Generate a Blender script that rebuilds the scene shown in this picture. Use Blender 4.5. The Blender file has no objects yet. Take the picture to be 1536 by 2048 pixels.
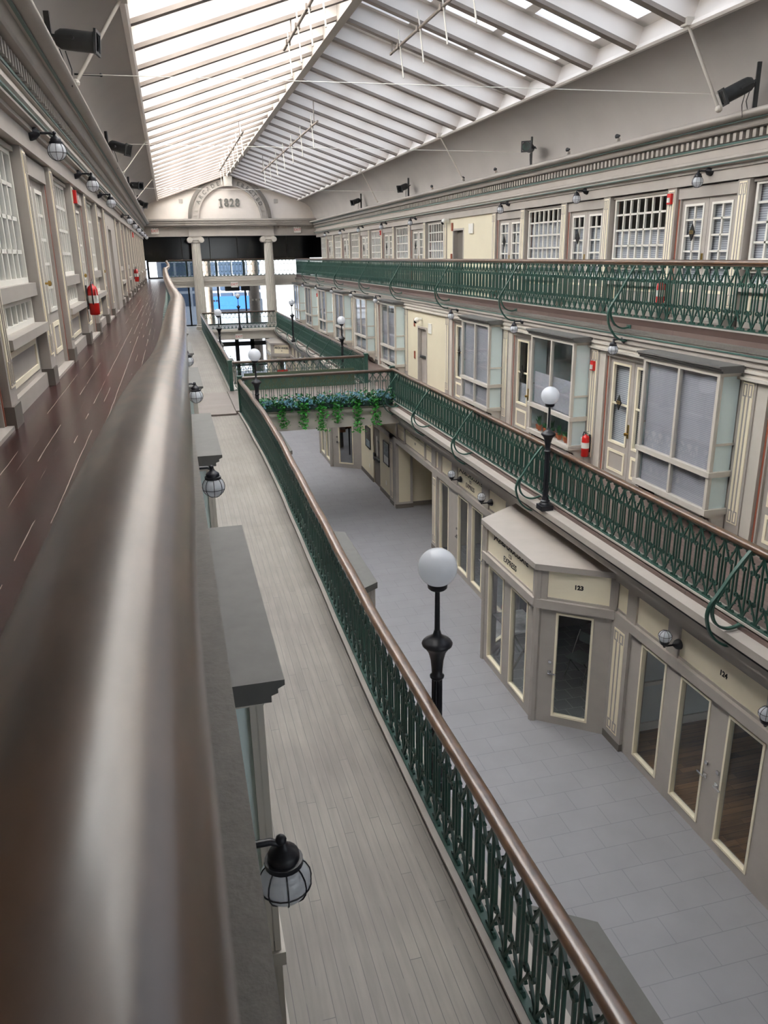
import bpy, bmesh, math, random
from mathutils import Vector, Matrix, Euler
random.seed(7)
PI = math.pi
sc = bpy.context.scene
C = sc.collection

# ------------------------------------------------------------------ camera
RIGHT = Vector((0.964174, -0.24768, 0.09493))   # refined below from yaw / pitch / roll
def cam_axes(yaw, pitch, roll):
    cy, sy, cp, sp = math.cos(yaw), math.sin(yaw), math.cos(pitch), math.sin(pitch)
    fwd = Vector((sy * cp, cy * cp, -sp)); r = Vector((cy, -sy, 0)); d = fwd.cross(r)
    cr, sr = math.cos(roll), math.sin(roll)
    return r * cr + d * sr, r * -sr + d * cr, fwd
RIGHT, DOWN, FWD = cam_axes(0.251760568, 0.318142452, 0.0172996899)
cam = bpy.data.cameras.new('camera'); camo = bpy.data.objects.new('camera', cam); C.objects.link(camo)
camo.matrix_world = Matrix(((RIGHT.x, -DOWN.x, -FWD.x, 0), (RIGHT.y, -DOWN.y, -FWD.y, 0), (RIGHT.z, -DOWN.z, -FWD.z, 0), (0, 0, 0, 1)))
cam.sensor_fit = 'VERTICAL'; cam.sensor_height = 36.0; cam.sensor_width = 27.0
cam.lens = 36.0 * 1566.97 / 2048.0
cam.clip_start = 0.01; cam.clip_end = 400
cam.dof.use_dof = True; cam.dof.focus_distance = 9.0; cam.dof.aperture_fstop = 14.0
sc.camera = camo

# ------------------------------------------------------------------ world, sun, exposure
w = bpy.data.worlds.new('World'); sc.world = w; w.use_nodes = True
wn = w.node_tree; bg = wn.nodes['Background']
tc = wn.nodes.new('ShaderNodeTexCoord'); sep = wn.nodes.new('ShaderNodeSeparateXYZ')
rmp = wn.nodes.new('ShaderNodeValToRGB')
wn.links.new(tc.outputs['Generated'], sep.inputs[0]); wn.links.new(sep.outputs['Z'], rmp.inputs[0])
rmp.color_ramp.elements[0].position = 0.0; rmp.color_ramp.elements[0].color = (0.96, 0.98, 1.0, 1)
rmp.color_ramp.elements[1].position = 0.75; rmp.color_ramp.elements[1].color = (0.74, 0.85, 1.0, 1)
wn.links.new(rmp.outputs[0], bg.inputs['Color'])
bg.inputs['Strength'].default_value = 2.1
sun = bpy.data.lights.new('sun', 'SUN'); suno = bpy.data.objects.new('sun', sun); C.objects.link(suno)
sun.energy = 50.0; sun.angle = 0.03; sun.color = (1.0, 0.97, 0.93)
suno.rotation_euler = Vector((0.84, 0.40, -0.36)).to_track_quat('-Z', 'Y').to_euler()
suno.location = (-10, -10, 20)
sc.view_settings.view_transform = 'Standard'; sc.view_settings.look = 'None'
sc.view_settings.gamma = 1.0; sc.view_settings.use_curve_mapping = False
sc.view_settings.exposure = 0.55
sc.render.engine = 'CYCLES'
sc.cycles.use_denoising = True
sc.cycles.max_bounces = 9; sc.cycles.diffuse_bounces = 6; sc.cycles.glossy_bounces = 3
sc.cycles.transparent_max_bounces = 16; sc.cycles.transmission_bounces = 6
sc.cycles.caustics_reflective = False; sc.cycles.caustics_refractive = False
sc.cycles.sample_clamp_indirect = 6.0

# ------------------------------------------------------------------ materials
def lin(h):
    h = h.lstrip('#'); v = [int(h[i:i + 2], 16) / 255 for i in (0, 2, 4)]
    return tuple(c / 12.92 if c <= 0.04045 else ((c + 0.055) / 1.055) ** 2.4 for c in v) + (1,)
M = {}
def mat(name, col, rough=0.6, metal=0.0, var=0.06, vscale=3.0, bump=0.0, bscale=40.0, spec=0.5, stretch=None, coat=0.0):
    m = bpy.data.materials.new(name); m.use_nodes = True; nt = m.node_tree
    b = nt.nodes['Principled BSDF']
    b.inputs['Roughness'].default_value = rough; b.inputs['Metallic'].default_value = metal
    b.inputs['Specular IOR Level'].default_value = spec
    if coat: b.inputs['Coat Weight'].default_value = coat; b.inputs['Coat Roughness'].default_value = 0.22
    c = lin(col)
    t = nt.nodes.new('ShaderNodeTexCoord'); mp = nt.nodes.new('ShaderNodeMapping')
    if stretch: mp.inputs['Scale'].default_value = stretch
    nt.links.new(t.outputs['Object'], mp.inputs[0])
    nz = nt.nodes.new('ShaderNodeTexNoise'); nz.inputs['Scale'].default_value = vscale; nz.inputs['Detail'].default_value = 5
    nt.links.new(mp.outputs[0], nz.inputs['Vector'])
    r = nt.nodes.new('ShaderNodeValToRGB')
    r.color_ramp.elements[0].position = 0.3; r.color_ramp.elements[1].position = 0.7
    r.color_ramp.elements[0].color = tuple(x * (1 - var) for x in c[:3]) + (1,)
    r.color_ramp.elements[1].color = tuple(min(1, x * (1 + var)) for x in c[:3]) + (1,)
    nt.links.new(nz.outputs['Fac'], r.inputs[0]); nt.links.new(r.outputs[0], b.inputs['Base Color'])
    if bump:
        n2 = nt.nodes.new('ShaderNodeTexNoise'); n2.inputs['Scale'].default_value = bscale; n2.inputs['Detail'].default_value = 4
        nt.links.new(mp.outputs[0], n2.inputs['Vector'])
        bp = nt.nodes.new('ShaderNodeBump'); bp.inputs['Strength'].default_value = bump; bp.inputs['Distance'].default_value = 0.01
        nt.links.new(n2.outputs['Fac'], bp.inputs['Height']); nt.links.new(bp.outputs[0], b.inputs['Normal'])
    M[name] = m; return m
mat('taupe', '#a7a098', 0.5, var=0.05); mat('taupe_light', '#c2bcb2', 0.5, var=0.04); mat('taupe_dark', '#68625b', 0.6)
mat('cream', '#f4ead0', 0.5, var=0.03); mat('cream_wall', '#d5ccb3', 0.7, var=0.03, vscale=1.2)
mat('white_paint', '#e6e2d8', 0.5, var=0.03); mat('roof_white', '#e2dcd6', 0.6, var=0.04, vscale=1.5)
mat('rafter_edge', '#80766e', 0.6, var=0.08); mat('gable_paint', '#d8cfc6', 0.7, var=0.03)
mat('cove_plaster', '#a5a09b', 0.8, var=0.05, vscale=0.8)
mat('green_iron', '#294c42', 0.42, var=0.12, vscale=6, spec=0.5); mat('green_line', '#45645d', 0.45)
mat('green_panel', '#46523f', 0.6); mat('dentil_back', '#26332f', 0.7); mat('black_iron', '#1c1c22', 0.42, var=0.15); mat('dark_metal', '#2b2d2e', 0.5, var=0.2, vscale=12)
mat('rail_wood', '#5a3f2a', 0.38, var=0.45, vscale=11, stretch=(2.5, 0.8, 2.5), coat=0.85, spec=0.6)
mat('rail_wood_across', '#4f3b2d', 0.33, var=0.3, vscale=7, stretch=(0.5, 3, 3), coat=0.3)
mat('brown_fascia', '#4a3832', 0.6); mat('rust_line', '#94503c', 0.6)
mat('opal', '#eceef2', 0.14, var=0.02, spec=0.6); mat('red_paint', '#c41f1b', 0.35, var=0.04); mat('brass', '#a88a4a', 0.3, metal=0.9)
mat('steel', '#c8c8c8', 0.25, metal=0.9); mat('pale_plastic', '#e4e2da', 0.5); mat('dim_interior', '#4a4a48', 0.9); mat('pale_interior', '#9aa6a2', 0.9)
mat('ledge_paint', '#66625c', 0.7, var=0.10, vscale=25, bump=0.25, bscale=60); mat('box_top', '#5f5e5b', 0.65, var=0.08, vscale=9)
mat('cyan_panel', '#d9e8e8', 0.3, var=0.02); mat('terracotta', '#b5603a', 0.7, var=0.15, vscale=14); mat('orange_glaze', '#e08324', 0.4)
mat('leaf', '#3f9a3a', 0.5, var=0.35, vscale=9); mat('leaf_dark', '#2b6a3c', 0.55, var=0.35, vscale=9); mat('bloom_blue', '#6796a8', 0.6, var=0.3, vscale=12)
mat('planter_green', '#28453f', 0.5); mat('soil', '#2a211b', 0.9); mat('text_black', '#1d1b1a', 0.6); mat('text_grey', '#6c6a64', 0.6); mat('gold', '#b79a5c', 0.4)
mat('exterior_concrete', '#666b73', 0.8, var=0.05); mat('exterior_blue', '#0d3f88', 0.5); mat('exterior_glass', '#2c3746', 0.15); mat('granite', '#5a5047', 0.7, var=0.15, vscale=10)
mat('black_frame', '#141414', 0.4); mat('marble', '#cfd2d2', 0.15, var=0.35, vscale=6); mat('poster_ink', '#6f7c82', 0.5, var=0.5, vscale=14); mat('poster_pale', '#c9ccc8', 0.5)
mat('shop_pale', '#d5dddb', 0.8, var=0.03); mat('plank_orange', '#a8683a', 0.4, var=0.2, stretch=(1, 6, 6)); mat('dark_tint', '#232629', 0.12, var=0.05, spec=0.6)
mat('blossom_pink', '#e6a8b4', 0.6); mat('yellow_panel', '#e9d48c', 0.6); mat('gel_green', '#2f6a58', 0.3)

def nodes(m): return m.node_tree.nodes, m.node_tree.links
def glass(name, tint=(0.9, 0.95, 0.95), refl=0.10):
    m = bpy.data.materials.new(name); m.use_nodes = True; n, l = nodes(m); n.clear()
    o = n.new('ShaderNodeOutputMaterial'); mx = n.new('ShaderNodeMixShader'); t = n.new('ShaderNodeBsdfTransparent'); g = n.new('ShaderNodeBsdfGlossy')
    g.inputs['Roughness'].default_value = 0.03; t.inputs['Color'].default_value = tint + (1,)
    f = n.new('ShaderNodeLayerWeight'); f.inputs['Blend'].default_value = 0.5
    pw = n.new('ShaderNodeMath'); pw.operation = 'POWER'; pw.inputs[1].default_value = 4.0; l.new(f.outputs['Facing'], pw.inputs[0])
    a = n.new('ShaderNodeMath'); a.operation = 'MULTIPLY_ADD'; a.inputs[1].default_value = 0.55; a.inputs[2].default_value = refl * 0.25
    l.new(pw.outputs[0], a.inputs[0]); l.new(a.outputs[0], mx.inputs[0]); l.new(t.outputs[0], mx.inputs[1]); l.new(g.outputs[0], mx.inputs[2]); l.new(mx.outputs[0], o.inputs[0])
    M[name] = m
glass('glass', (0.97, 0.98, 0.98)); glass('glass_blue', (0.96, 0.97, 0.98), 0.2)
def frosted(name, clear, tint):
    m = bpy.data.materials.new(name); m.use_nodes = True; n, l = nodes(m); n.clear()
    o = n.new('ShaderNodeOutputMaterial'); mx = n.new('ShaderNodeMixShader'); t = n.new('ShaderNodeBsdfTransparent'); g = n.new('ShaderNodeBsdfTranslucent')
    nz = n.new('ShaderNodeTexNoise'); nz.inputs['Scale'].default_value = 1.3; tcn = n.new('ShaderNodeTexCoord'); rp = n.new('ShaderNodeValToRGB')
    rp.color_ramp.elements[0].color = tuple(x * 0.85 for x in tint) + (1,); rp.color_ramp.elements[1].color = tint + (1,)
    l.new(tcn.outputs['Object'], nz.inputs['Vector']); l.new(nz.outputs['Fac'], rp.inputs[0]); l.new(rp.outputs[0], g.inputs['Color'])
    mx.inputs[0].default_value = clear; l.new(g.outputs[0], mx.inputs[1]); l.new(t.outputs[0], mx.inputs[2]); l.new(mx.outputs[0], o.inputs[0])
    M[name] = m
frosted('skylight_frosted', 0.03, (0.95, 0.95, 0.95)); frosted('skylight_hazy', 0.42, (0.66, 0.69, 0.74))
def opal():
    m = M['opal']; n, l = nodes(m); o = n['Material Output']; b = n['Principled BSDF']; t = n.new('ShaderNodeBsdfTranslucent'); t.inputs['Color'].default_value = (0.9, 0.92, 0.95, 1)
    mx = n.new('ShaderNodeMixShader'); mx.inputs[0].default_value = 0.45; l.new(b.outputs[0], mx.inputs[1]); l.new(t.outputs[0], mx.inputs[2]); l.new(mx.outputs[0], o.inputs['Surface'])
opal()

def planks(name, c1, c2, width, axis=0, rough=0.4, gap=(0.02, 0.016, 0.014), gapw=0.05, worn=None, bump=0.3, var=0.2, spec=0.5, length=2.2, bv=0.35):
    """boards running along world Y (axis=0) or X (axis=1); worn paint lines along the joints if asked"""
    m = bpy.data.materials.new(name); m.use_nodes = True; n, l = nodes(m); b = n['Principled BSDF']
    b.inputs['Roughness'].default_value = rough; b.inputs['Specular IOR Level'].default_value = spec
    tcn = n.new('ShaderNodeTexCoord'); s = n.new('ShaderNodeSeparateXYZ'); l.new(tcn.outputs['Object'], s.inputs[0])
    A, B = ('X', 'Y') if axis == 0 else ('Y', 'X')
    def mth(op, a, bv=None, cv=None):
        q = n.new('ShaderNodeMath'); q.operation = op
        for i, v in enumerate((a, bv, cv)):
            if v is None: continue
            if isinstance(v, (int, float)): q.inputs[i].default_value = v
            else: l.new(v, q.inputs[i])
        return q.outputs[0]
    u = mth('DIVIDE', s.outputs[A], width); fl = mth('FLOOR', u); fr = mth('FRACT', u)
    wn_ = n.new('ShaderNodeTexWhiteNoise'); wn_.noise_dimensions = '1D'; l.new(fl, wn_.inputs['W'])
    v = mth('ADD', mth('DIVIDE', s.outputs[B], length), mth('MULTIPLY', wn_.outputs['Value'], 7.0)); fv = mth('FRACT', v)
    w2 = n.new('ShaderNodeTexWhiteNoise'); w2.noise_dimensions = '2D'
    cmb = n.new('ShaderNodeCombineXYZ'); l.new(fl, cmb.inputs[0]); l.new(mth('FLOOR', v), cmb.inputs[1]); l.new(cmb.outputs[0], w2.inputs['Vector'])
    mp = n.new('ShaderNodeMapping'); mp.inputs['Scale'].default_value = (14, 1.0, 1) if axis == 0 else (1.0, 14, 1); l.new(tcn.outputs['Object'], mp.inputs[0])
    nz = n.new('ShaderNodeTexNoise'); nz.inputs['Scale'].default_value = 2.2; nz.inputs['Detail'].default_value = 6; l.new(mp.outputs[0], nz.inputs['Vector'])
    big = n.new('ShaderNodeTexNoise'); big.inputs['Scale'].default_value = 1.1; big.inputs['Detail'].default_value = 4; l.new(tcn.outputs['Object'], big.inputs['Vector'])
    f = mth('ADD', mth('MULTIPLY', w2.outputs['Value'], bv), mth('ADD', mth('MULTIPLY', nz.outputs['Fac'], 0.45), mth('MULTIPLY', big.outputs['Fac'], 0.70 - bv)))
    rp = n.new('ShaderNodeValToRGB'); rp.color_ramp.elements[0].position = 0.3; rp.color_ramp.elements[1].position = 0.8
    rp.color_ramp.elements[0].color = lin(c1); rp.color_ramp.elements[1].color = lin(c2); l.new(f, rp.inputs[0])
    e1 = mth('LESS_THAN', fr, gapw); e2 = mth('LESS_THAN', fv, 0.0025)
    wob = mth('GREATER_THAN', nz.outputs['Fac'], 0.40); e = mth('MAXIMUM', mth('MULTIPLY', e1, wob), e2)
    mx = n.new('ShaderNodeMixRGB'); l.new(e, mx.inputs[0]); l.new(rp.outputs[0], mx.inputs[1]); mx.inputs[2].default_value = gap + (1,)
    out = mx.outputs[0]
    if worn:
        wz = n.new('ShaderNodeTexNoise'); wz.inputs['Scale'].default_value = 0.8; l.new(mp.outputs[0], wz.inputs['Vector'])
        g1 = mth('MULTIPLY', mth('LESS_THAN', mth('FRACT', mth('ADD', u, mth('MULTIPLY', mth('SUBTRACT', nz.outputs['Fac'], 0.5), 0.16))), 0.055), mth('GREATER_THAN', wz.outputs['Fac'], 0.475))
        g1 = mth('MULTIPLY', g1, mth('GREATER_THAN', wn_.outputs['Value'], 0.45))
        m2 = n.new('ShaderNodeMixRGB'); l.new(g1, m2.inputs[0]); l.new(out, m2.inputs[1]); m2.inputs[2].default_value = lin(worn); out = m2.outputs[0]
    l.new(out, b.inputs['Base Color'])
    bp = n.new('ShaderNodeBump'); bp.inputs['Strength'].default_value = bump; bp.inputs['Distance'].default_value = 0.004
    l.new(mth('SUBTRACT', mth('MULTIPLY', nz.outputs['Fac'], 0.5), e), bp.inputs['Height']); l.new(bp.outputs[0], b.inputs['Normal'])
    M[name] = m
planks('boards_red', '#2a1716', '#432725', 0.085, 0, rough=0.24, worn='#a89a8e', bump=0.12, gapw=0.03)
planks('boards_grey', '#645e58', '#868078', 0.075, 0, rough=0.5, gapw=0.06, gap=(0.10, 0.09, 0.085), bump=0.35, bv=0.10)
planks('boards_cross', '#5f5752', '#807670', 0.075, 1, rough=0.5, gapw=0.06, gap=(0.10, 0.09, 0.085), bv=0.10)
planks('boards_brown', '#5a4a44', '#71605a', 0.09, 0, rough=0.45)
planks('boards_oak', '#5d452f', '#a6825c', 0.11, 1, rough=0.35, length=1.0)
def tiles(name, c1, c2, mortar, bw, rh, rough=0.5, msize=0.012, rot=0.0, spk=0.0):
    m = bpy.data.materials.new(name); m.use_nodes = True; n, l = nodes(m); b = n['Principled BSDF']; b.inputs['Roughness'].default_value = rough
    tcn = n.new('ShaderNodeTexCoord'); mp = n.new('ShaderNodeMapping'); mp.inputs['Rotation'].default_value = (0, 0, rot); l.new(tcn.outputs['Object'], mp.inputs[0])
    br = n.new('ShaderNodeTexBrick'); l.new(mp.outputs[0], br.inputs['Vector'])
    br.inputs['Scale'].default_value = 1.0; br.inputs['Brick Width'].default_value = bw; br.inputs['Row Height'].default_value = rh
    br.inputs['Mortar Size'].default_value = msize * 0.5; br.inputs['Mortar Smooth'].default_value = 0.2
    br.inputs['Color1'].default_value = lin(c1); br.inputs['Color2'].default_value = lin(c2); br.inputs['Mortar'].default_value = lin(mortar)
    nz = n.new('ShaderNodeTexNoise'); nz.inputs['Scale'].default_value = 60 if spk else 2.0; nz.inputs['Detail'].default_value = 5; l.new(tcn.outputs['Object'], nz.inputs['Vector'])
    mx = n.new('ShaderNodeMixRGB'); mx.blend_type = 'MULTIPLY'; mx.inputs[0].default_value = 0.5 if spk else 0.25
    l.new(br.outputs['Color'], mx.inputs[1]); l.new(nz.outputs['Fac'], mx.inputs[2]); l.new(mx.outputs[0], b.inputs['Base Color'])
    M[name] = m
tiles('slate_tiles', '#8d8c90', '#8f8e92', '#7e7d82', 0.62, 0.40)
tiles('dark_tiles', '#8d9192', '#999d9e', '#c5c8c8', 0.3, 0.3, rough=0.35, spk=1)
def striped(name, c1, c2, per, rough=0.7):
    m = bpy.data.materials.new(name); m.use_nodes = True; n, l = nodes(m); b = n['Principled BSDF']; b.inputs['Roughness'].default_value = rough
    tcn = n.new('ShaderNodeTexCoord'); s = n.new('ShaderNodeSeparateXYZ'); l.new(tcn.outputs['Object'], s.inputs[0])
    d = n.new('ShaderNodeMath'); d.operation = 'DIVIDE'; d.inputs[1].default_value = per; l.new(s.outputs['Z'], d.inputs[0])
    f = n.new('ShaderNodeMath'); f.operation = 'PINGPONG'; f.inputs[1].default_value = 0.5; l.new(d.outputs[0], f.inputs[0])
    rp = n.new('ShaderNodeValToRGB'); rp.color_ramp.elements[0].position = 0.1; rp.color_ramp.elements[1].position = 0.45
    rp.color_ramp.elements[0].color = lin(c1); rp.color_ramp.elements[1].color = lin(c2); l.new(f.outputs[0], rp.inputs[0]); l.new(rp.outputs[0], b.inputs['Base Color'])
    M[name] = m
striped('blind_slats', '#9a9da6', '#d3d6de', 0.036); striped('blind_pleats', '#a9a8ae', '#c4c3ca', 0.028)

# ------------------------------------------------------------------ mesh builder
class MB:
    def __init__(s, tf=None): s.v = []; s.f = []; s.tf = tf; s.sm = False
    def add(s, vs, fs):
        o = len(s.v); s.v += [s.tf(*p) if s.tf else tuple(p) for p in vs]; s.f += [tuple(i + o for i in f) for f in fs]
    def box(s, x0, x1, y0, y1, z0, z1):
        s.add([(x0, y0, z0), (x1, y0, z0), (x1, y1, z0), (x0, y1, z0), (x0, y0, z1), (x1, y0, z1), (x1, y1, z1), (x0, y1, z1)],
              [(0, 3, 2, 1), (4, 5, 6, 7), (0, 1, 5, 4), (1, 2, 6, 5), (2, 3, 7, 6), (3, 0, 4, 7)]); return s
    def sagbox(s, x0, x1, y0, y1, z0, z1, fn, n=90):
        """a long box along y whose height follows fn(y)"""
        vs = []; fs = []
        for i in range(n + 1):
            y = y0 + (y1 - y0) * i / n; q = fn(y); vs += [(x0, y, z0 + q), (x1, y, z0 + q), (x1, y, z1 + q), (x0, y, z1 + q)]
        for i in range(n):
            for k in range(4): fs.append((i * 4 + k, i * 4 + (k + 1) % 4, i * 4 + 4 + (k + 1) % 4, i * 4 + 4 + k))
        fs += [(3, 2, 1, 0), (4 * n, 4 * n + 1, 4 * n + 2, 4 * n + 3)]; s.add(vs, fs); return s
    def prism(s, poly, y0, y1, axis='y'):
        n = len(poly)
        g = {'y': lambda a, b, t: (a, t, b), 'x': lambda a, b, t: (t, a, b), 'z': lambda a, b, t: (a, b, t)}[axis]
        s.add([g(a, b, y0) for a, b in poly] + [g(a, b, y1) for a, b in poly],
              [tuple(range(n)), tuple(range(2 * n - 1, n - 1, -1))] + [(i, (i + 1) % n, n + (i + 1) % n, n + i) for i in range(n)]); return s
    def tube(s, pts, r, n=8):
        pts = [Vector(p) for p in pts]; rr = r if isinstance(r, (list, tuple)) else [r] * len(pts); vs = []; fs = []; ref = None
        for i, p in enumerate(pts):
            t = (pts[min(i + 1, len(pts) - 1)] - pts[max(i - 1, 0)]).normalized()
            if ref is None: ref = t.orthogonal().normalized()
            ref = (ref - t * ref.dot(t)).normalized(); b = t.cross(ref)
            for k in range(n):
                a = 2 * PI * k / n; vs.append(tuple(p + (ref * math.cos(a) + b * math.sin(a)) * rr[i]))
        for i in range(len(pts) - 1):
            for k in range(n): fs.append((i * n + k, i * n + (k + 1) % n, (i + 1) * n + (k + 1) % n, (i + 1) * n + k))
        fs += [tuple(range(n))[::-1], tuple(range((len(pts) - 1) * n, len(pts) * n))]
        s.add(vs, fs); return s
    def bar(s, p, q, w, h, up=(0, 0, 1)):
        p = Vector(p); q = Vector(q); t = (q - p).normalized(); u = Vector(up)
        a = t.cross(u)
        if a.length < 1e-4: a = t.cross(Vector((1, 0, 0)))
        a = a.normalized() * w / 2; b = a.cross(t).normalized() * h / 2
        vs = [tuple(e + a * i + b * j) for e in (p, q) for i, j in ((-1, -1), (1, -1), (1, 1), (-1, 1))]
        s.add(vs, [(0, 3, 2, 1), (4, 5, 6, 7), (0, 1, 5, 4), (1, 2, 6, 5), (2, 3, 7, 6), (3, 0, 4, 7)]); return s
    def ribbon(s, pts, t, d, x=0.0):
        """flat bar bent in the y-z plane: thickness t in plane, depth d along x"""
        vs = []; fs = []; n = len(pts)
        for i, (y, z) in enumerate(pts):
            a = pts[max(i - 1, 0)]; b = pts[min(i + 1, n - 1)]; ty, tz = b[0] - a[0], b[1] - a[1]; L = math.hypot(ty, tz) or 1
            ny, nz = -tz / L * t / 2, ty / L * t / 2
            vs += [(x - d / 2, y - ny, z - nz), (x + d / 2, y - ny, z - nz), (x + d / 2, y + ny, z + nz), (x - d / 2, y + ny, z + nz)]
        for i in range(n - 1):
            for k in range(4): fs.append((i * 4 + k, i * 4 + (k + 1) % 4, i * 4 + 4 + (k + 1) % 4, i * 4 + 4 + k))
        fs += [(3, 2, 1, 0), tuple(range(4 * n - 4, 4 * n))]
        s.add(vs, fs); return s
    def lathe(s, prof, c=(0, 0, 0), n=20, axis='z', flute=0, fd=0.0):
        vs = []; fs = []
        for r, z in prof:
            for k in range(n):
                a = 2 * PI * k / n; rr = r * (1 - fd * (0.5 - 0.5 * math.cos(a * flute))) if flute else r
                p = {'z': (rr * math.cos(a), rr * math.sin(a), z), 'x': (z, rr * math.cos(a), rr * math.sin(a)), 'y': (rr * math.cos(a), z, rr * math.sin(a))}[axis]
                vs.append((c[0] + p[0], c[1] + p[1], c[2] + p[2]))
        for i in range(len(prof) - 1):
            for k in range(n): fs.append((i * n + k, i * n + (k + 1) % n, (i + 1) * n + (k + 1) % n, (i + 1) * n + k))
        fs += [tuple(range(n))[::-1], tuple(range((len(prof) - 1) * n, len(prof) * n))]
        s.add(vs, fs); return s
    def ball(s, c, r, n=20, m=12): return s.lathe([(max(r * math.sin(PI * i / m), 1e-4), -r * math.cos(PI * i / m)) for i in range(m + 1)], c, n)
    def frame(s, x0, x1, y0, y1, z0, z1, t, tb=None):
        """rectangular picture-frame in the y-z plane"""
        tb = t if tb is None else tb
        s.box(x0, x1, y0, y0 + t, z0, z1); s.box(x0, x1, y1 - t, y1, z0, z1); s.box(x0, x1, y0 + t, y1 - t, z0, z0 + tb); s.box(x0, x1, y0 + t, y1 - t, z1 - t, z1); return s
    def build(s, name, m, parent=None, smooth=False, bevel=0.0):
        me = bpy.data.meshes.new(name); me.from_pydata(s.v, [], s.f)
        bm = bmesh.new(); bm.from_mesh(me); bmesh.ops.recalc_face_normals(bm, faces=bm.faces)
        if bevel: bmesh.ops.bevel(bm, geom=bm.edges[:], offset=bevel, segments=2, affect='EDGES', profile=0.6, clamp_overlap=True)
        bm.to_mesh(me); bm.free()
        me.materials.append(M[m] if isinstance(m, str) else m)
        if smooth:
            for p in me.polygons: p.use_smooth = True
            try: me.set_sharp_from_angle(angle=math.radians(50))
            except Exception: pass
        o = bpy.data.objects.new(name, me); C.objects.link(o)
        if parent: put(o, parent)
        return o
def tag(o, label=None, cat=None, group=None, kind=None):
    for k, v in (('label', label), ('category', cat), ('group', group), ('kind', kind)):
        if v: o[k] = v
    return o
def thing(name, loc=(0, 0, 0), rz=0.0, label=None, cat=None, group=None, kind=None):
    o = bpy.data.objects.new(name, None); C.objects.link(o); o.location = loc; o.rotation_euler = (0, 0, rz); o.empty_display_size = 0.1
    return tag(o, label, cat, group, kind)
KIDS = {}
def kids(o): return KIDS.get(o.session_uid, [])
def put(o, parent):
    o.parent = parent; KIDS.setdefault(parent.session_uid, []).append(o); return o
def dup(root, loc, rz=None, label=None, group=None, skip=()):
    r = root.copy(); C.objects.link(r); r.location = loc
    if rz is not None: r.rotation_euler = (0, 0, rz)
    if label: r['label'] = label
    if group: r['group'] = group
    for ch in kids(root):
        if ch.name.split('.')[0] in skip: continue
        c = ch.copy(); C.objects.link(c); put(c, r)
        for g in kids(ch):
            d = g.copy(); C.objects.link(d); put(d, c)
    return r
TEXTS = []
def text(name, body, size, m, loc, rot, parent=None, off=0.0, ext=0.004, align='CENTER', sx=1.0):
    cu = bpy.data.curves.new(name, 'FONT'); cu.body = body; cu.size = size; cu.extrude = ext; cu.offset = off; cu.align_x = align; cu.align_y = 'CENTER'
    cu.resolution_u = 3
    cu.materials.append(M[m]); o = bpy.data.objects.new(name, cu); C.objects.link(o); o.location = loc; o.rotation_euler = rot; o.scale = (sx, 1, 1); TEXTS.append(o)
    if parent: put(o, parent)
    return o
ORD = ['first', 'second', 'third', 'fourth', 'fifth', 'sixth', 'seventh', 'eighth', 'ninth', 'tenth', 'eleventh', 'twelfth', 'thirteenth', 'fourteenth', 'fifteenth', 'sixteenth',
       'seventeenth', 'eighteenth', 'nineteenth', 'twentieth'] + ['twenty-' + x for x in ('first', 'second', 'third', 'fourth', 'fifth', 'sixth', 'seventh', 'eighth', 'ninth')] + ['thirtieth'] + ['thirty-' + x for x in ('first', 'second', 'third', 'fourth', 'fifth', 'sixth', 'seventh', 'eighth', 'ninth')]
CNT = {}
def nxt(k): CNT[k] = CNT.get(k, 0) + 1; return CNT[k]

# ------------------------------------------------------------------ layout (metres; the eye is the origin)
ZG, Z2, Z3 = -7.65, -4.15, -1.23      # ground floor, middle gallery, upper gallery
CX = 3.8                               # axis of the hall
Y0, YE = -4.0, 49.7                    # near end, entablature at the far end
XL3, XR3 = -1.25, 8.85                 # upper shopfronts
XL2, XR2 = -0.14, 7.65                 # middle shopfronts
XL1, XR1 = 1.30, 6.30                  # ground shopfronts
SAGP = [(-6, 0), (2.2, 0), (3.6, -.05), (5, -.09), (6.6, -.12), (8, -.08), (9.65, -.01), (11.7, .07), (13.4, .15), (15.5, .16), (18.9, .07), (22, -.04), (25, 0), (60, 0)]
def sag(y):
    """the old middle walkway on the camera side has settled unevenly"""
    for (a, p), (b, q) in zip(SAGP[:-1], SAGP[1:]):
        if a <= y <= b: u = (y - a) / (b - a); u = u * u * (3 - 2 * u); return p + (q - p) * u
    return 0.0
# ================================================================== STRUCTURE
NTRIM = [0]
def struct(mb, name, m, parent=None, **k):
    o = mb.build(name, m, parent, **k)
    if parent is None: o['kind'] = 'structure'
    return o
def trim(): NTRIM[0] += 1; return 'trim_%d' % NTRIM[0]
Y1 = 52.5
# floors
struct(MB().box(-3, 10.6, Y0, 58, ZG - 0.2, ZG), 'floor', 'slate_tiles')
struct(MB().sagbox(-3, 1.66, Y0, 48.9, Z2 - 0.26, Z2, sag, 110), 'floor', 'boards_grey')
struct(MB().box(5.99, 10.6, Y0, 48.9, Z2 - 0.26, Z2), 'floor', 'boards_brown')
struct(MB().box(-3, -0.02, Y0, 50.55, Z3 - 0.2, Z3), 'floor', 'boards_red')
struct(MB().box(7.62, 10.6, Y0, 50.55, Z3 - 0.2, Z3), 'floor', 'boards_brown')
struct(MB().box(-3, 10.6, 48.9, Y1, Z2 - 0.26, Z2), 'floor', 'boards_grey')       # far landing, middle gallery
struct(MB().box(-3, 10.6, 50.55, Y1, Z3 - 0.2, Z3), 'floor', 'boards_brown')      # far landing, upper gallery
struct(MB().box(-0.02, 7.62, Y0, 0.2, Z3 - 0.2, Z3), 'floor', 'boards_brown')      # unseen near landings, added to darken the near end
struct(MB().box(1.66, 5.99, Y0, 1.0, Z2 - 0.26, Z2), 'floor', 'boards_grey')
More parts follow.
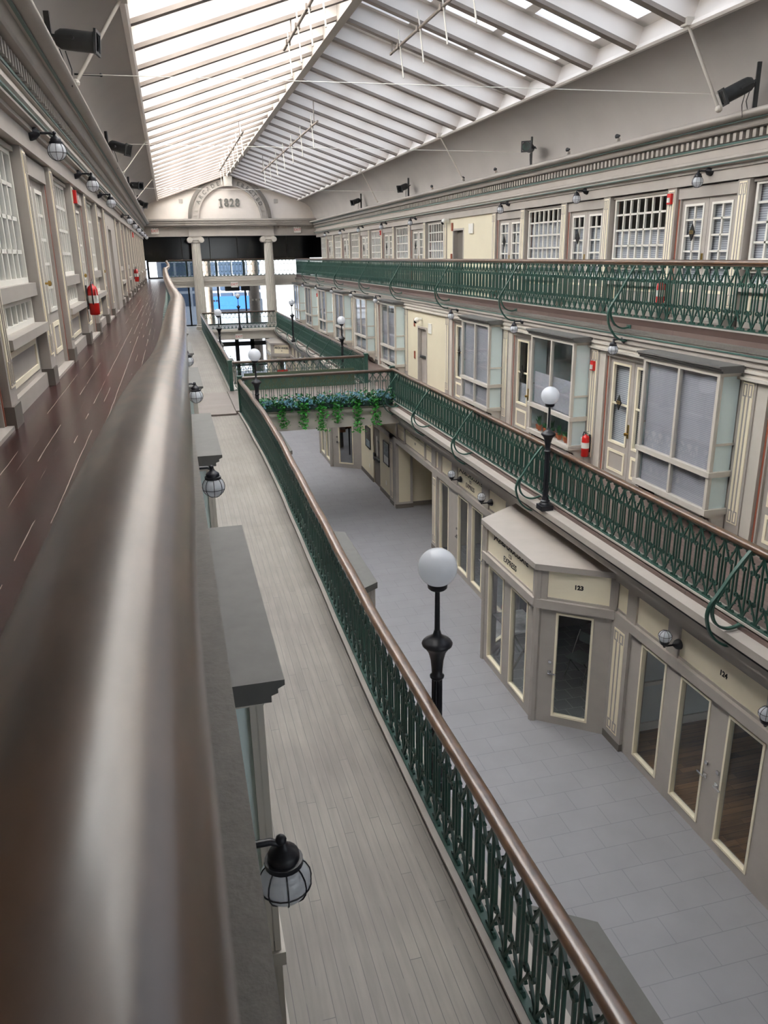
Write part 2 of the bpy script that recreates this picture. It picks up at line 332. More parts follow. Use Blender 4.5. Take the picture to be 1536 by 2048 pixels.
# outer shells and ends
struct(MB().box(-3.2, -3, Y0, Y1, ZG - 0.2, 1.8), 'wall_left', 'dim_interior')
struct(MB().box(10.6, 10.8, Y0, Y1, ZG - 0.2, 1.8), 'wall_right', 'dim_interior')
wb = MB(); wb.box(-3.2, 2.4, Y0 - 0.2, Y0, ZG - 0.2, 6); wb.box(8.7, 10.8, Y0 - 0.2, Y0, ZG - 0.2, 6); wb.box(2.4, 8.7, Y0 - 0.2, Y0, 2.4, 6); wb.box(2.4, 8.7, Y0 - 0.2, Y0, Z3 - 0.3, Z3); wb.box(2.4, 8.7, Y0 - 0.2, Y0, Z2 - 0.4, Z2)
struct(wb, 'wall_back', 'taupe_dark')
wn2 = thing('window_2', (0, Y0 - 0.1, 0), kind='structure'); f = MB()      # the near entrance front, glazed like the far one
for x in (2.45, 4.5, 6.6, 8.65): f.box(x - 0.05, x + 0.05, -0.06, 0.06, ZG, 2.4)
f.build('window_frame', 'black_frame', wn2); MB().box(2.4, 8.7, -0.008, 0.008, ZG, 2.4).build('pane', 'glass', wn2)
struct(MB().box(-20, 30, -40, Y0 - 0.3, ZG - 0.3, ZG - 0.05), 'street', 'exterior_concrete')
struct(MB().box(-16, -3.3, -24, Y0 - 0.25, ZG - 0.3, 9.0), 'building', 'granite')  # unseen block added to keep direct sun out of the back glazing
struct(MB().box(-3.2, -1.35, Y0, Y1, 1.5, 1.7), 'ceiling', 'taupe'); struct(MB().box(8.95, 10.8, Y0, Y1, 1.5, 1.7), 'ceiling', 'taupe')

# upper entablature + cove + gutter on both sides
def side_tf(xw, s): return lambda d, y, z: (xw + s * d, y, z)
def profile(name, tf, pts, y0, y1, m, parent=None, smooth=False):
    mb = MB(tf); n = len(pts)
    mb.add([(d, y0, z) for d, z in pts] + [(d, y1, z) for d, z in pts], [tuple(range(n)), tuple(range(2 * n - 1, n - 1, -1))] + [(i, (i + 1) % n, n + (i + 1) % n, n + i) for i in range(n)])
    return struct(mb, name, m, parent, smooth=smooth)
for xw, s, sd in ((XL3, 1, 'left'), (XR3, -1, 'right')):
    tf = side_tf(xw, s); ye = 49.6
    root = profile(trim(), tf, [(-0.25, 1.03), (0.03, 1.03), (0.03, 1.20), (0.07, 1.21), (0.07, 1.25), (0.12, 1.27), (0.12, 1.31), (0.16, 1.34), (0.16, 1.38), (0.05, 1.40), (0.05, 1.53), (-0.25, 1.53)], Y0, ye, 'taupe')
    profile('green_line', tf, [(0.14, 1.27), (0.168, 1.27), (0.168, 1.285), (0.14, 1.285)], Y0, ye, 'green_line', root)
    profile('corona', tf, [(-0.25, 1.53), (0.09, 1.53), (0.09, 1.575), (0.0, 1.575), (0.0, 1.71), (0.20, 1.72), (0.22, 1.74), (0.26, 1.83), (0.30, 1.83), (0.30, 1.845), (-0.25, 1.845)], Y0, ye, 'taupe', root)
    profile('green_line', tf, [(0.08, 1.545), (0.102, 1.545), (0.102, 1.572), (0.08, 1.572)], Y0, ye, 'green_line', root)
    db = MB(tf); y = Y0 + 0.1
    while y < ye: db.box(-0.02, 0.13, y, y + 0.07, 1.585, 1.705); y += 0.15
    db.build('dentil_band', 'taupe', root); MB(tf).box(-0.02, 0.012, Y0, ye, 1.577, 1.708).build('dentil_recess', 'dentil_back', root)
    g = [(0.30, 1.82)] + [(0.30 + 0.14 * math.sin(a), 1.885 - 0.06 * math.cos(a)) for a in [PI * i / 8 for i in range(9)]] + [(0.0, 1.945), (0.0, 1.82)]
    profile('gutter', tf, g, Y0, ye, 'taupe', root, smooth=True)
    profile('green_line', tf, [(0.29, 1.806), (0.318, 1.806), (0.318, 1.82), (0.29, 1.82)], Y0, ye, 'green_line', root)
    cv = [(0.02, 1.92), (0.04, 2.2), (0.13, 2.5), (0.30, 2.77), (0.55, 2.97), (0.80, 3.07), (1.02, 3.13)]
    struct_cove = profile('ceiling', tf, cv + [(d - 0.12, z + 0.12) for d, z in reversed(cv)], Y0, YE + 0.4, 'cove_plaster', None, smooth=True)
    lips = MB(tf)
    lips.add([], []); profile('eave_moulding', tf, [(0.96, 3.10), (1.03, 3.10), (1.06, 3.135), (1.02, 3.20), (0.96, 3.20)], Y0, YE + 0.45, 'roof_white', struct_cove)

# roof
EX, EZ, RZ = 4.03, 3.13, 4.48
ux, uz = EX, RZ - EZ; UL = math.hypot(ux, uz); ux /= UL; uz /= UL
def roof_tf(s):
    def f(u, y, h): return (CX + s * (EX - (u * ux - h * uz)), y, EZ + u * uz + h * ux)
    return f
SP = 1.46; YR = [11.74 + SP * k for k in range(-5, 27)]
def rafter_mesh(s):
    r = thing('roof_rafter', (0, 0, 0))
    MB(roof_tf(s)).box(-0.05, UL, -0.05, 0.05, 0.06, 0.50).build('beam', 'roof_white', r)
    MB(roof_tf(s)).box(-0.05, UL, -0.075, 0.075, -0.005, 0.06).build('soffit_shade_strip', 'rafter_edge', r)  # darker colour paints in the shade under the white beam
    return r
def skylight_mesh(s, m):
    r = thing('skylight', (0, 0, 0)); a, b = 0.05, SP - 0.05; f = MB(roof_tf(s))
    for h0, h1, t in ((0.36, 0.41, 0.15), (0.41, 0.46, 0.11), (0.46, 0.50, 0.07)):
        f.box(0, UL, a, a + t, h0, h1); f.box(0, UL, b - t, b, h0, h1); f.box(0.0, t + 0.08, a, b, h0, h1); f.box(UL - t - 0.12, UL, a, b, h0, h1)
        for uu in (UL * 0.36, UL * 0.67): f.box(uu - t * 0.6, uu + t * 0.6, a, b, h0, h1)
    f.build('frame', 'roof_white', r)
    MB(roof_tf(s)).box(0, UL, a, b, 0.505, 0.515).build('pane', m, r)
    return r
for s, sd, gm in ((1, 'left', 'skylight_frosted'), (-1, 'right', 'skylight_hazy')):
    R0 = rafter_mesh(-s); K0 = skylight_mesh(-s, gm)
    n = len(YR)
    for i, y in enumerate(YR):
        o = R0 if i == 0 else dup(R0, (0, y, 0)); o.location = (0, y, 0)
        tag(o, 'white roof beam on the %s roof slope, %s counted from the arch wall' % ('brighter' if s == 1 else 'shadier', ORD[n - 1 - i]), 'roof beam', 'roof beams of the %s slope' % ('brighter' if s == 1 else 'shadier'), 'structure')
        if i < n - 1:
            k = K0 if i == 0 else dup(K0, (0, y, 0)); k.location = (0, y, 0)
            tag(k, 'skylight bay of the %s roof slope, %s counted from the arch wall' % ('brighter' if s == 1 else 'shadier', ORD[n - 2 - i]), 'skylight', 'skylights of the %s slope' % ('brighter' if s == 1 else 'shadier'), 'structure')
    eb = MB(roof_tf(-s)); eb.box(-0.06, 0.0, Y0, YE + 0.5, 0.0, 0.54); struct(eb, trim(), 'roof_white')
    cl = MB(roof_tf(-s)); cl.box(-0.06, UL, Y0 - 0.2, YR[0], 0.1, 0.56); cl.box(-0.06, UL, YR[-1], YE + 0.6, 0.3, 0.56); struct(cl, 'ceiling', 'roof_white')  # first slab: out-of-view roof closed up to darken the near end
rb = MB(); rb.prism([(CX - 0.09, 4.40), (CX + 0.09, 4.40), (CX + 0.09, 5.1), (CX - 0.09, 5.1)], Y0, YE); struct(rb, 'roof_beam', 'taupe')

# ---------------------------------------------------------------- far end wall: gable, arch, entablature, columns
ge = MB(); pts = [(-1.3, 1.2), (8.9, 1.2), (8.9, 3.6), (CX, 5.4), (-1.3, 3.6)]
ge.prism(pts, YE + 0.30, YE + 0.5); struct(ge, 'wall_end', 'gable_paint')
ar = thing(trim(), (CX, YE, 2.10), kind='structure'); 
def ring(r0, r1, y0, y1, a0=0, a1=PI, n=48):
    mb = MB(); vs = []; fs = []
    for i in range(n + 1):
        a = a0 + (a1 - a0) * i / n; c, s_ = math.cos(a), math.sin(a)
        vs += [(r0 * c, y0, r0 * s_), (r1 * c, y0, r1 * s_), (r1 * c, y1, r1 * s_), (r0 * c, y1, r0 * s_)]
    for i in range(n):
        for k in range(4): fs.append((i * 4 + k, i * 4 + (k + 1) % 4, i * 4 + 4 + (k + 1) % 4, i * 4 + 4 + k))
    fs += [(0, 1, 2, 3), (4 * n + 3, 4 * n + 2, 4 * n + 1, 4 * n)]; mb.add(vs, fs); return mb
ring(1.84, 2.30, 0.18, 0.35).build('archivolt', 'taupe', ar)
ring(2.24, 2.42, 0.10, 0.35).build('outer_moulding', 'taupe_dark', ar); ring(2.12, 2.17, 0.15, 0.3).build('outer_bead', 'taupe', ar); ring(1.80, 1.87, 0.13, 0.35).build('inner_moulding', 'taupe', ar); 
ky = MB(); ky.prism([(-0.19, 1.76), (0.19, 1.76), (0.27, 2.38), (-0.27, 2.38)], -0.05, 0.35); ky.box(-0.23, 0.23, -0.10, 0.3, 1.76, 1.90); ky.build('keystone', 'taupe_light', ar, bevel=0.02)
for word, a0, a1 in (('ARCADE', 152, 107), ('ERECTED', 73, 25)):
    for i, ch in enumerate(word):
        a = math.radians(a0 + (a1 - a0) * i / (len(word) - 1))
        o = text('letter', ch, 0.30, 'text_grey', (1.99 * math.cos(a), 0.17, 1.99 * math.sin(a)), (PI / 2, 0, 0), ar, off=0.008, ext=0.02)
        o.rotation_euler = (Matrix.Rotation(-(a - PI / 2), 3, 'Y') @ Matrix.Rotation(PI / 2, 3, 'X')).to_euler()
for a in (6, 14, 166, 174): MB().box(2.0 * math.cos(math.radians(a)) - 0.10, 2.0 * math.cos(math.radians(a)) + 0.10, 0.15, 0.19, 2.0 * math.sin(math.radians(a)) - 0.03, 2.0 * math.sin(math.radians(a)) + 0.03).build('rosette', 'taupe', ar)
dt = thing('date_numerals', (CX, YE + 0.27, 2.98), 0, 'raised grey numerals 1828 on cream wall inside the arch', 'lettering')
for i, chx in enumerate('1828'):
    text('numeral', chx, 0.62, 'text_grey', (-0.48 + 0.32 * i, 0, 0), (PI / 2, 0, 0), dt, off=0.014, ext=0.025, sx=0.86)
MB().box(-0.60, -0.36, -0.02, 0.02, -0.235, -0.195).build('serif', 'text_grey', dt); MB().box(-0.60, -0.42, -0.02, 0.02, 0.18, 0.215).build('serif', 'text_grey', dt)
# small wall vents and entablature
for x in (1.05, 6.55): tag(MB().box(x - 0.11, x + 0.11, YE + 0.27, YE + 0.3, 2.98, 3.2).build('wall_vent', 'taupe'), 'small square vent on the end wall beside the arch, under the %s slope' % ('brighter' if x < CX else 'shadier'), 'vent')
en = MB()
def ent(x0, x1, yo):
    for z0, z1, d in ((1.15, 1.24, 0.06), (1.24, 1.33, 0.02), (1.33, 1.56, 0.0), (1.70, 1.76, 0.22), (1.76, 1.88, 0.27), (1.88, 2.0, 0.32), (2.0, 2.1, 0.38)):
        en.box(x0 - d * 0.6, x1 + d * 0.6, yo - d, YE + 0.45, z0, z1)
    en.box(x0, x1, yo - 0.02, YE + 0.45, 1.56, 1.70); x = x0
    while x < x1: en.box(x, x + 0.07, yo - 0.10, yo, 1.58, 1.69); x += 0.13
ent(-1.3, 8.9, YE); ent(1.35, 6.25, YE - 0.22); struct(en, trim(), 'taupe')
def column(x):
    r = thing('column', (x, YE + 0.05, Z2), kind='structure')
    MB().lathe([(0.40, 0), (0.40, 0.10), (0.36, 0.11), (0.385, 0.16), (0.36, 0.21), (0.335, 0.22), (0.35, 0.26), (0.325, 0.30), (0.31, 0.33)], n=40).build('base', 'taupe_light', r, smooth=True)
    prof = [(0.31 - 0.055 * (t ** 1.5), 0.33 + t * (4.98 - 0.33)) for t in [i / 12 for i in range(13)]]
    MB().lathe(prof, n=120, flute=20, fd=0.10).build('shaft', 'taupe_light', r, smooth=True)
    cp = MB(); cp.lathe([(0.27, 4.92), (0.30, 4.97), (0.30, 5.0), (0.33, 5.08)], n=32); cp.box(-0.36, 0.36, -0.30, 0.30, 5.24, 5.31); cp.box(-0.30, 0.30, -0.27, 0.27, 5.10, 5.24)
    cp.build('capital', 'taupe_light', r)
    for sx in (-1, 1):
        v = MB(); v.lathe([(0.15, -0.30), (0.165, -0.28), (0.12, -0.12), (0.11, 0), (0.12, 0.12), (0.165, 0.28), (0.15, 0.30)], (sx * 0.33, 0, 5.10), n=24, axis='y')
        v.lathe([(0.085, -0.325), (0.085, -0.30)], (sx * 0.33, 0, 5.10), n=20, axis='y'); v.build('volute', 'taupe_light', r, smooth=True)
column(1.68); column(5.92)
# gallery edges across the far end
e2 = MB()
for z0, z1, d in ((Z2 - 0.04, Z2 + 0.02, 0.10), (Z2 - 0.12, Z2 - 0.04, 0.16), (Z2 - 0.20, Z2 - 0.12, 0.08), (Z2 - 0.26, Z2 - 0.20, 0.04), (Z2 - 0.60, Z2 - 0.26, 0.0)): e2.box(1.45, 6.2, 48.78 - d, 49.0, z0, z1)
struct(e2, trim(), 'taupe_light')
e3 = MB()
for z0, z1, d in ((Z3 - 0.10, Z3 + 0.10, 0.0), (Z3 - 0.18, Z3 - 0.10, 0.1), (Z3 - 0.3, Z3 - 0.18, 0.05), (Z3 - 0.5, Z3 - 0.3, 0.0)): e3.box(-0.1, 7.7, 50.5 - d, 50.7, z0, z1)
struct(e3, trim(), 'taupe_light')
# end glazing
wdark = struct(MB().box(-3, 10.6, Y1, Y1 + 0.12, -0.15, 1.2), 'wall_end', 'dark_tint')
wl = MB(); wl.box(-3, 10.8, YE + 0.5, Y1 + 0.2, 1.2, 1.4); struct(wl, 'ceiling', 'taupe_dark')
for i, x in enumerate((0.9, 2.6, 4.3, 6.0, 7.4)): MB().box(x - 0.02, x + 0.02, Y1 - 0.03, Y1, -0.15, 1.2).build('mullion', 'taupe_dark', wdark)
win = thing('window_1', (0, Y1, 0), 0, 'black framed street window across the far end behind the columns', 'window', kind='structure')
f = MB()
for x in (-1.2, 1.1, 2.9, 4.6, 6.4, 8.8): f.box(x - 0.05, x + 0.05, -0.05, 0.08, Z2, -0.15)
for z in (Z2 + 0.02, -1.65, -1.2, -0.2): f.box(-1.2, 8.8, -0.05, 0.08, z - 0.05, z + 0.05)
f.build('window_frame', 'black_frame', win); MB().box(-1.2, 8.8, 0.0, 0.015, Z2, -0.15).build('pane', 'glass', win)
for x in (2.62, 2.78, 5.05, 5.27, 5.45): MB().box(x - 0.06, x + 0.06, -0.01, 0.0, -2.72, -2.6).build('sticker', 'pale_plastic', win)
MB().box(3.3, 4.2, -0.7, -0.6, -2.05, -1.68).build('valance_board', 'black_frame', win); MB().box(4.3, 4.85, -0.7, -0.6, -2.05, -1.68).build('valance_board', 'black_frame', win)
dr = thing('door_1', (0, 51.6, 0), 0, 'black framed glass entrance doors at the far end of the ground floor', 'door', kind='structure'); f = MB()
for x in (2.2, 3.78, 4.75, 5.72): f.box(x - 0.12, x + 0.12, -0.06, 0.06, ZG, Z2 - 0.26)
f.box(0.5, 7.5, -0.06, 0.06, -5.42, -5.16); f.box(2.2, 5.7, -0.06, 0.06, ZG, ZG + 0.25); f.box(2.2, 5.7, -0.06, 0.06, ZG + 0.95, ZG + 1.05)
f.build('door_frame', 'black_frame', dr); MB().box(0.5, 7.5, -0.01, 0.01, ZG, Z2 - 0.26).build('pane', 'glass', dr)
# the street beyond
struct(MB().box(-30, 40, 52.6, 110, ZG - 0.3, ZG - 0.05), 'street', 'exterior_concrete')
for x, r_ in ((2.45, 0.3), (5.5, 0.38)): struct(MB().lathe([(r_, ZG), (r_ * 0.96, -2), (r_ * 0.92, 2)], (x, 56, 0), n=24), 'column', 'granite', smooth=True)
bd = thing('building', (0, 76, 0), 0, 'grey glazed building across the street with a blue band', 'building')
MB().box(-1, 8.2, 0, 6, ZG, 9).build('facade', 'exterior_concrete', bd)
for i in range(7):
    for j in range(5): MB().box(-0.6 + i * 1.25, 0.45 + i * 1.25, -0.06, 0.0, ZG + 2.0 + 1.35 * j + 1.4, ZG + 3.1 + 1.35 * j + 1.4).build('window', 'exterior_glass', bd)
MB().box(3.6, 7.4, -0.5, -0.1, -4.6, -3.45).build('awning', 'exterior_blue', bd)
bd2 = thing('building', (-9, 74, 0), 0, 'pale building at the street corner left of the glazed one', 'building')
MB().box(-6, 7.2, 0, 6, ZG, 3).build('facade', 'exterior_concrete', bd2)
for i in range(3): MB().box(-3.2 + i * 3.2, -1.4 + i * 3.2, -0.06, 0.0, -3.6, -1.2).build('window', 'exterior_glass', bd2)
# ================================================================== GALLERY EDGES (ledges) along the hall
def edge(xr, s, zf, prof, fn, y0, y1, extra=()):
    """s = +1 on the left side (outward = +x). prof: list of (e0, e1, z0, z1, material, name) boxes, e outward from the rail line"""
    root = None
    for e0, e1, z0, z1, m, nm in prof:
        mb = MB(lambda d, y, z: (xr + s * d, y, z)); mb.sagbox(e0, e1, y0, y1, zf + z0, zf + z1, fn, 110) if fn else mb.box(e0, e1, y0, y1, zf + z0, zf + z1)
        o = mb.build(nm if root else trim(), m, root)
        if root is None: root = o; o['kind'] = 'structure'
    return root
up = [(-0.16, 0.12, -0.14, -0.07, 'ledge_paint', 'ledge'), (-0.05, 0.02, -0.07, 0.10, 'brown_fascia', 'fascia'), (-0.06, 0.03, 0.10, 0.125, 'taupe', 'sill'),
      (-0.1, 0.10, -0.24, -0.14, 'taupe', 'corona'), (-0.1, 0.115, -0.185, -0.165, 'green_line', 'green_line'), (-0.1, 0.085, -0.215, -0.205, 'black_frame', 'cable'), (-0.1, 0.06, -0.33, -0.24, 'taupe', 'bed_moulding'), (-0.1, 0.03, -0.40, -0.33, 'taupe', 'fillet')]
edge(-0.05, 1, Z3, up, None, Y0, 50.5); edge(7.65, -1, Z3, up, None, Y0, 50.5)
lo = [(-0.2, 0.25, -0.15, -0.05, 'taupe', 'ledge'), (-0.06, 0.03, -0.05, 0.03, 'brown_fascia', 'fascia'), (-0.08, 0.05, 0.03, 0.055, 'taupe', 'sill'),
      (-0.2, 0.215, -0.20, -0.175, 'black_frame', 'cable'), (-0.2, 0.20, -0.23, -0.15, 'taupe', 'corona'), (-0.2, 0.13, -0.36, -0.23, 'taupe', 'bed_moulding'), (-0.27, -0.20, -0.72, -0.36, 'taupe', 'frieze'), (-0.25, -0.02, -0.42, -0.36, 'taupe', 'fillet')]
edge(1.60, 1, Z2, lo, sag, Y0, 48.8); edge(6.05, -1, Z2, lo, None, Y0, 48.8)

# ================================================================== UPPER AND MIDDLE SHOPFRONT UNITS (local: x out of the wall, y along it, z from the floor)
def pilaster(w_, h, cream=True, name='pilaster'):
    r = thing(name); MB().box(-0.22, 0, -w_ / 2, w_ / 2, 0.16, h).build('shaft', 'taupe', r)
    MB().box(-0.22, 0.018, -w_ / 2 - 0.01, w_ / 2 + 0.01, 0, 0.17).build('plinth', 'taupe_dark', r)
    a = w_ / 2 - 0.045; z0, z1 = 0.30, h - 0.05
    MB().box(0, 0.010, -a, a, z0, z1).build('cream_inlay', 'cream', r)
    f = MB()
    for y in (-a * 0.36, a * 0.36): f.box(0.008, 0.016, y - 0.012, y + 0.012, z0 + 0.2, z1 - 0.2)
    for za, zb in ((z0 + 0.02, z0 + 0.2), (z1 - 0.2, z1 - 0.02)):
        for sg in (-1, 1):
            y0, y1 = sorted((sg * a * 0.12, sg * a * 0.85)); f.frame(0.008, 0.016, y0, y1, za, zb, a * 0.17)
    f.build('key_pattern', 'taupe', r); return r
def upper_window(hw=0.98, cols=7, rows=4, dark_rows=1, h=2.24):
    r = thing('window'); zt = 2.16; zb = 1.02; st = (zt - zb) / (rows - 0.6); gy = hw - 0.10
    f = MB(); f.box(-0.2, -0.06, -hw, hw, zt + 0.04, h); f.box(-0.2, -0.03, -hw, hw, 0.90, 1.02); f.box(-0.22, 0.03, -hw, hw, 0.56, 0.64); f.box(-0.2, -0.1, -hw, hw, 0, 0.56); f.box(-0.16, -0.05, -hw, hw, 0, 0.14)
    f.build('window_frame', 'taupe', r)
    MB().frame(-0.11, -0.085, -hw + 0.16, hw - 0.16, 0.2, 0.5, 0.05).build('wainscot_moulding', 'cream', r)
    MB().box(-0.2, -0.165, -hw, -hw + 0.03, 0.64, h).box(-0.2, -0.165, hw - 0.03, hw, 0.64, h).build('jamb_line', 'rust_line', r)
    m = MB()
    for z0, z1 in ((0.64, 0.90), (1.02, zt + 0.05)):
        m.frame(-0.15, -0.09, -hw + 0.03, hw - 0.03, z0, z1, 0.05)
        for i in range(1, cols): y = -gy + 2 * gy * i / cols; m.box(-0.14, -0.10, y - 0.02, y + 0.02, z0, z1)
    for j in range(1, rows): z = zt + 0.03 - (zt - 0.98) * j / rows; m.box(-0.14, -0.10, -gy, gy, z - 0.018, z + 0.018)
    m.build('sash_bars', 'white_paint', r)
    MB().box(-0.125, -0.118, -hw, hw, 0.64, zt).build('pane', 'glass', r)
    zd = zt + 0.03 - (zt - 0.98) * dark_rows / rows
    MB().box(-0.20, -0.19, -hw, hw, 0.62, zd).build('blind', 'blind_slats', r)
    return r
def leaf(parent, y0, y1, z0, z1, gz0, cols, rows, plaque=None, knob=0):
    l = MB(); a, b = 0.095, 0.075; l.box(-0.16, -0.10, y0, y0 + a, z0, z1); l.box(-0.16, -0.10, y1 - a, y1, z0, z1); l.box(-0.16, -0.10, y0 + a, y1 - a, z0, gz0); l.box(-0.16, -0.10, y0 + a, y1 - a, z1 - 0.09, z1)
    lf = l.build('leaf', 'taupe', parent)
    m = MB(); m.frame(-0.14, -0.085, y0 + a, y1 - a, gz0, z1 - 0.09, 0.04)
    for i in range(1, cols): y = y0 + a + (y1 - y0 - 2 * a) * i / cols; m.box(-0.135, -0.10, y - 0.018, y + 0.018, gz0, z1 - 0.1)
    for j in range(1, rows): z = gz0 + (z1 - 0.09 - gz0) * j / rows; m.box(-0.135, -0.10, y0 + a, y1 - a, z - 0.016, z + 0.016)
    m.build('glazing_bars', 'white_paint' if rows > 2 else 'cream', lf)
    MB().frame(-0.11, -0.088, y0 + 0.10, y1 - 0.10, z0 + 0.16, gz0 - 0.12, 0.05).build('kick_panel', 'cream', lf)
    MB().box(-0.125, -0.118, y0 + a, y1 - a, gz0, z1 - 0.09).build('pane', 'glass', lf)
    if knob:
        yk = y0 + 0.05 if knob < 0 else y1 - 0.05
        k = MB(); k.lathe([(0.012, -0.10), (0.012, -0.06), (0.03, -0.055), (0.03, -0.03), (0.012, -0.02)], (0, yk, 0.98), n=12, axis='x'); k.box(-0.10, -0.092, yk - 0.025, yk + 0.025, 0.9, 1.15); k.build('knob', 'brass', lf, smooth=True)
    if plaque: 
        yc = (y0 + y1) / 2; MB().prism([(yc - 0.09, 1.5), (yc - 0.06, 1.47), (yc, 1.36), (yc + 0.06, 1.47), (yc + 0.09, 1.5), (yc + 0.06, 1.53), (yc, 1.64), (yc - 0.06, 1.53)], -0.085, -0.07, 'x').build('number_plaque', 'black_frame', lf)
    return lf
def upper_door(hw=0.8, cols=2, rows=5, ht=2.06, hh=2.24, gz0=0.66, blind_top=None, plaque=True):
    r = thing('door'); f = MB(); f.box(-0.2, -0.04, -hw, hw, ht, hh); f.box(-0.2, -0.06, -hw, -hw + 0.06, 0, ht); f.box(-0.2, -0.06, hw - 0.06, hw, 0, ht); f.box(-0.2, 0.0, -hw, hw, 0, 0.03)
    f.build('door_frame', 'taupe', r)
    MB().box(-0.1, -0.055, -hw, -hw + 0.03, 0, hh).box(-0.1, -0.055, hw - 0.03, hw, 0, hh).build('jamb_line', 'rust_line', r)
    leaf(r, -hw + 0.06, -0.004, 0.03, ht, gz0, cols, rows, plaque, 1); leaf(r, 0.004, hw - 0.06, 0.03, ht, gz0, cols, rows, False, 0)
    MB().box(-0.20, -0.19, -hw + 0.06, hw - 0.06, 0.5, blind_top or ht).build('blind', 'blind_slats', r)
    return r
NW, ND = [2], [1]
def name_win(o): NW[0] += 1; o.name = 'window_%d' % NW[0]; return tag(o, kind='structure')
def name_door(o): ND[0] += 1; o.name = 'door_%d' % ND[0]; return tag(o, kind='structure')

# sconce: caged globe on a bracket (local: x out of the wall)
def sconce(below=True):
    r = thing('wall_sconce'); g = -0.165 if below else 0.15
    MB().lathe([(0.075, 0.0), (0.075, 0.02), (0.06, 0.06), (0.03, 0.09), (0.022, 0.10)], n=16, axis='x').build('backplate', 'black_iron', r, smooth=True)
    sg = -1 if below else 1
    MB().tube([(0.08, 0, 0), (0.2, 0, 0.0), (0.23, 0, sg * 0.015), (0.24, 0, sg * 0.05)], 0.013, 8).ball((0.235, 0, 0), 0.02, 10, 6).build('arm', 'black_iron', r, smooth=True)
    cp = [(0.014, 0.085), (0.02, 0.07), (0.03, 0.058), (0.05, 0.044), (0.054, 0.036), (0.055, 0.016), (0.066, 0.014), (0.066, -0.006), (0.058, -0.006)]
    zc = g + 0.072 if below else g - 0.072
    MB().lathe([(a, (b + 0.0) if below else -b) for a, b in cp], (0.24, 0, zc), n=20).build('cap', 'black_iron', r, smooth=True)
    gl = MB().ball((0.24, 0, g), 0.088, 24, 14).build('globe', 'opal', r, smooth=True)
    cg = MB()
    for k in range(4):
        a = PI * k / 4; cg.tube([(0.24 + 0.091 * math.sin(t) * math.cos(a), 0.091 * math.sin(t) * math.sin(a), g + 0.091 * math.cos(t)) for t in [2 * PI * i / 20 for i in range(21)]], 0.0028, 4)
    cg.tube([(0.24 + 0.09 * math.cos(t), 0.09 * math.sin(t), g - 0.018 if below else g + 0.018) for t in [2 * PI * i / 20 for i in range(21)]], 0.0028, 4)
    cg.build('cage', 'black_iron', gl); return r
SC = sconce(True); SCU = sconce(False); scused = [0, 0]
def put_sconce(x, y, z, rz, label, group, up_=False):
    src, i = (SCU, 1) if up_ else (SC, 0)
    o = src if not scused[i] else dup(src, (x, y, z), rz); scused[i] = 1
    o.location = (x, y, z); o.rotation_euler = (0, 0, rz); tag(o, label, 'wall light', group)

# red strobe alarm, extinguisher
def alarm():
    r = MB().box(0, 0.06, -0.06, 0.06, -0.09, 0.09).build('fire_alarm_strobe', 'red_paint', None, bevel=0.006)
    MB().box(0.055, 0.085, -0.02, 0.045, -0.06, 0.02).build('strobe_lens', 'pale_plastic', r); return r
def extinguisher():
    r = thing('fire_extinguisher')
    MB().lathe([(0.07, 0), (0.085, 0.015), (0.085, 0.42), (0.07, 0.47), (0.03, 0.50), (0.028, 0.52)], n=24).build('tank', 'red_paint', r, smooth=True)
    MB().lathe([(0.087, 0.20), (0.087, 0.33)], n=24).build('tank_label', 'pale_plastic', r, smooth=True)
    v = MB(); v.lathe([(0.025, 0.52), (0.025, 0.56)], n=12); v.bar((0, -0.02, 0.57), (0.0, 0.12, 0.60), 0.02, 0.012); v.bar((0, -0.02, 0.555), (0.0, 0.11, 0.55), 0.02, 0.01); v.build('valve_handle', 'steel', r)
    MB().tube([(0, -0.02, 0.54), (0, -0.09, 0.55), (0, -0.125, 0.48), (0, -0.11, 0.30), (0, -0.095, 0.18)], 0.011, 8).build('hose', 'black_iron', r, smooth=True)
    MB().box(0.06, 0.064, -0.10, -0.05, 0.26, 0.44).build('inspection_tag', 'pale_plastic', r)
    MB().box(-0.11, -0.085, -0.03, 0.03, 0.1, 0.5).build('bracket', 'dark_metal', r)
    return r
AL = alarm(); EXT = extinguisher(); alu = [0, 0]
def put_alarm(x, y, z, rz, label): 
    o = AL if not alu[0] else dup(AL, (x, y, z), rz); alu[0] = 1; o.location = (x, y, z); o.rotation_euler = (0, 0, rz); tag(o, label, 'fire alarm')
def put_ext(x, y, z, rz, label):
    o = EXT if not alu[1] else dup(EXT, (x, y, z), rz); alu[1] = 1; o.location = (x, y, z); o.scale = (0.86, 0.86, 0.86); o.rotation_euler = (0, 0, rz); tag(o, label, 'fire extinguisher')

# ---------------------------------------------------------------- upper galleries
PIL = pilaster(0.27, 2.27); DOR = upper_door(); DORD = upper_door(blind_top=1.7); WIN = upper_window(); WIN2 = upper_window(dark_rows=2); WIN0 = upper_window(dark_rows=0)
firsts = {}
def inst(src, loc, rz):
    if src.session_uid not in firsts: firsts[src.session_uid] = 1; src.location = loc; src.rotation_euler = (0, 0, rz); return src
    return dup(src, loc, rz)

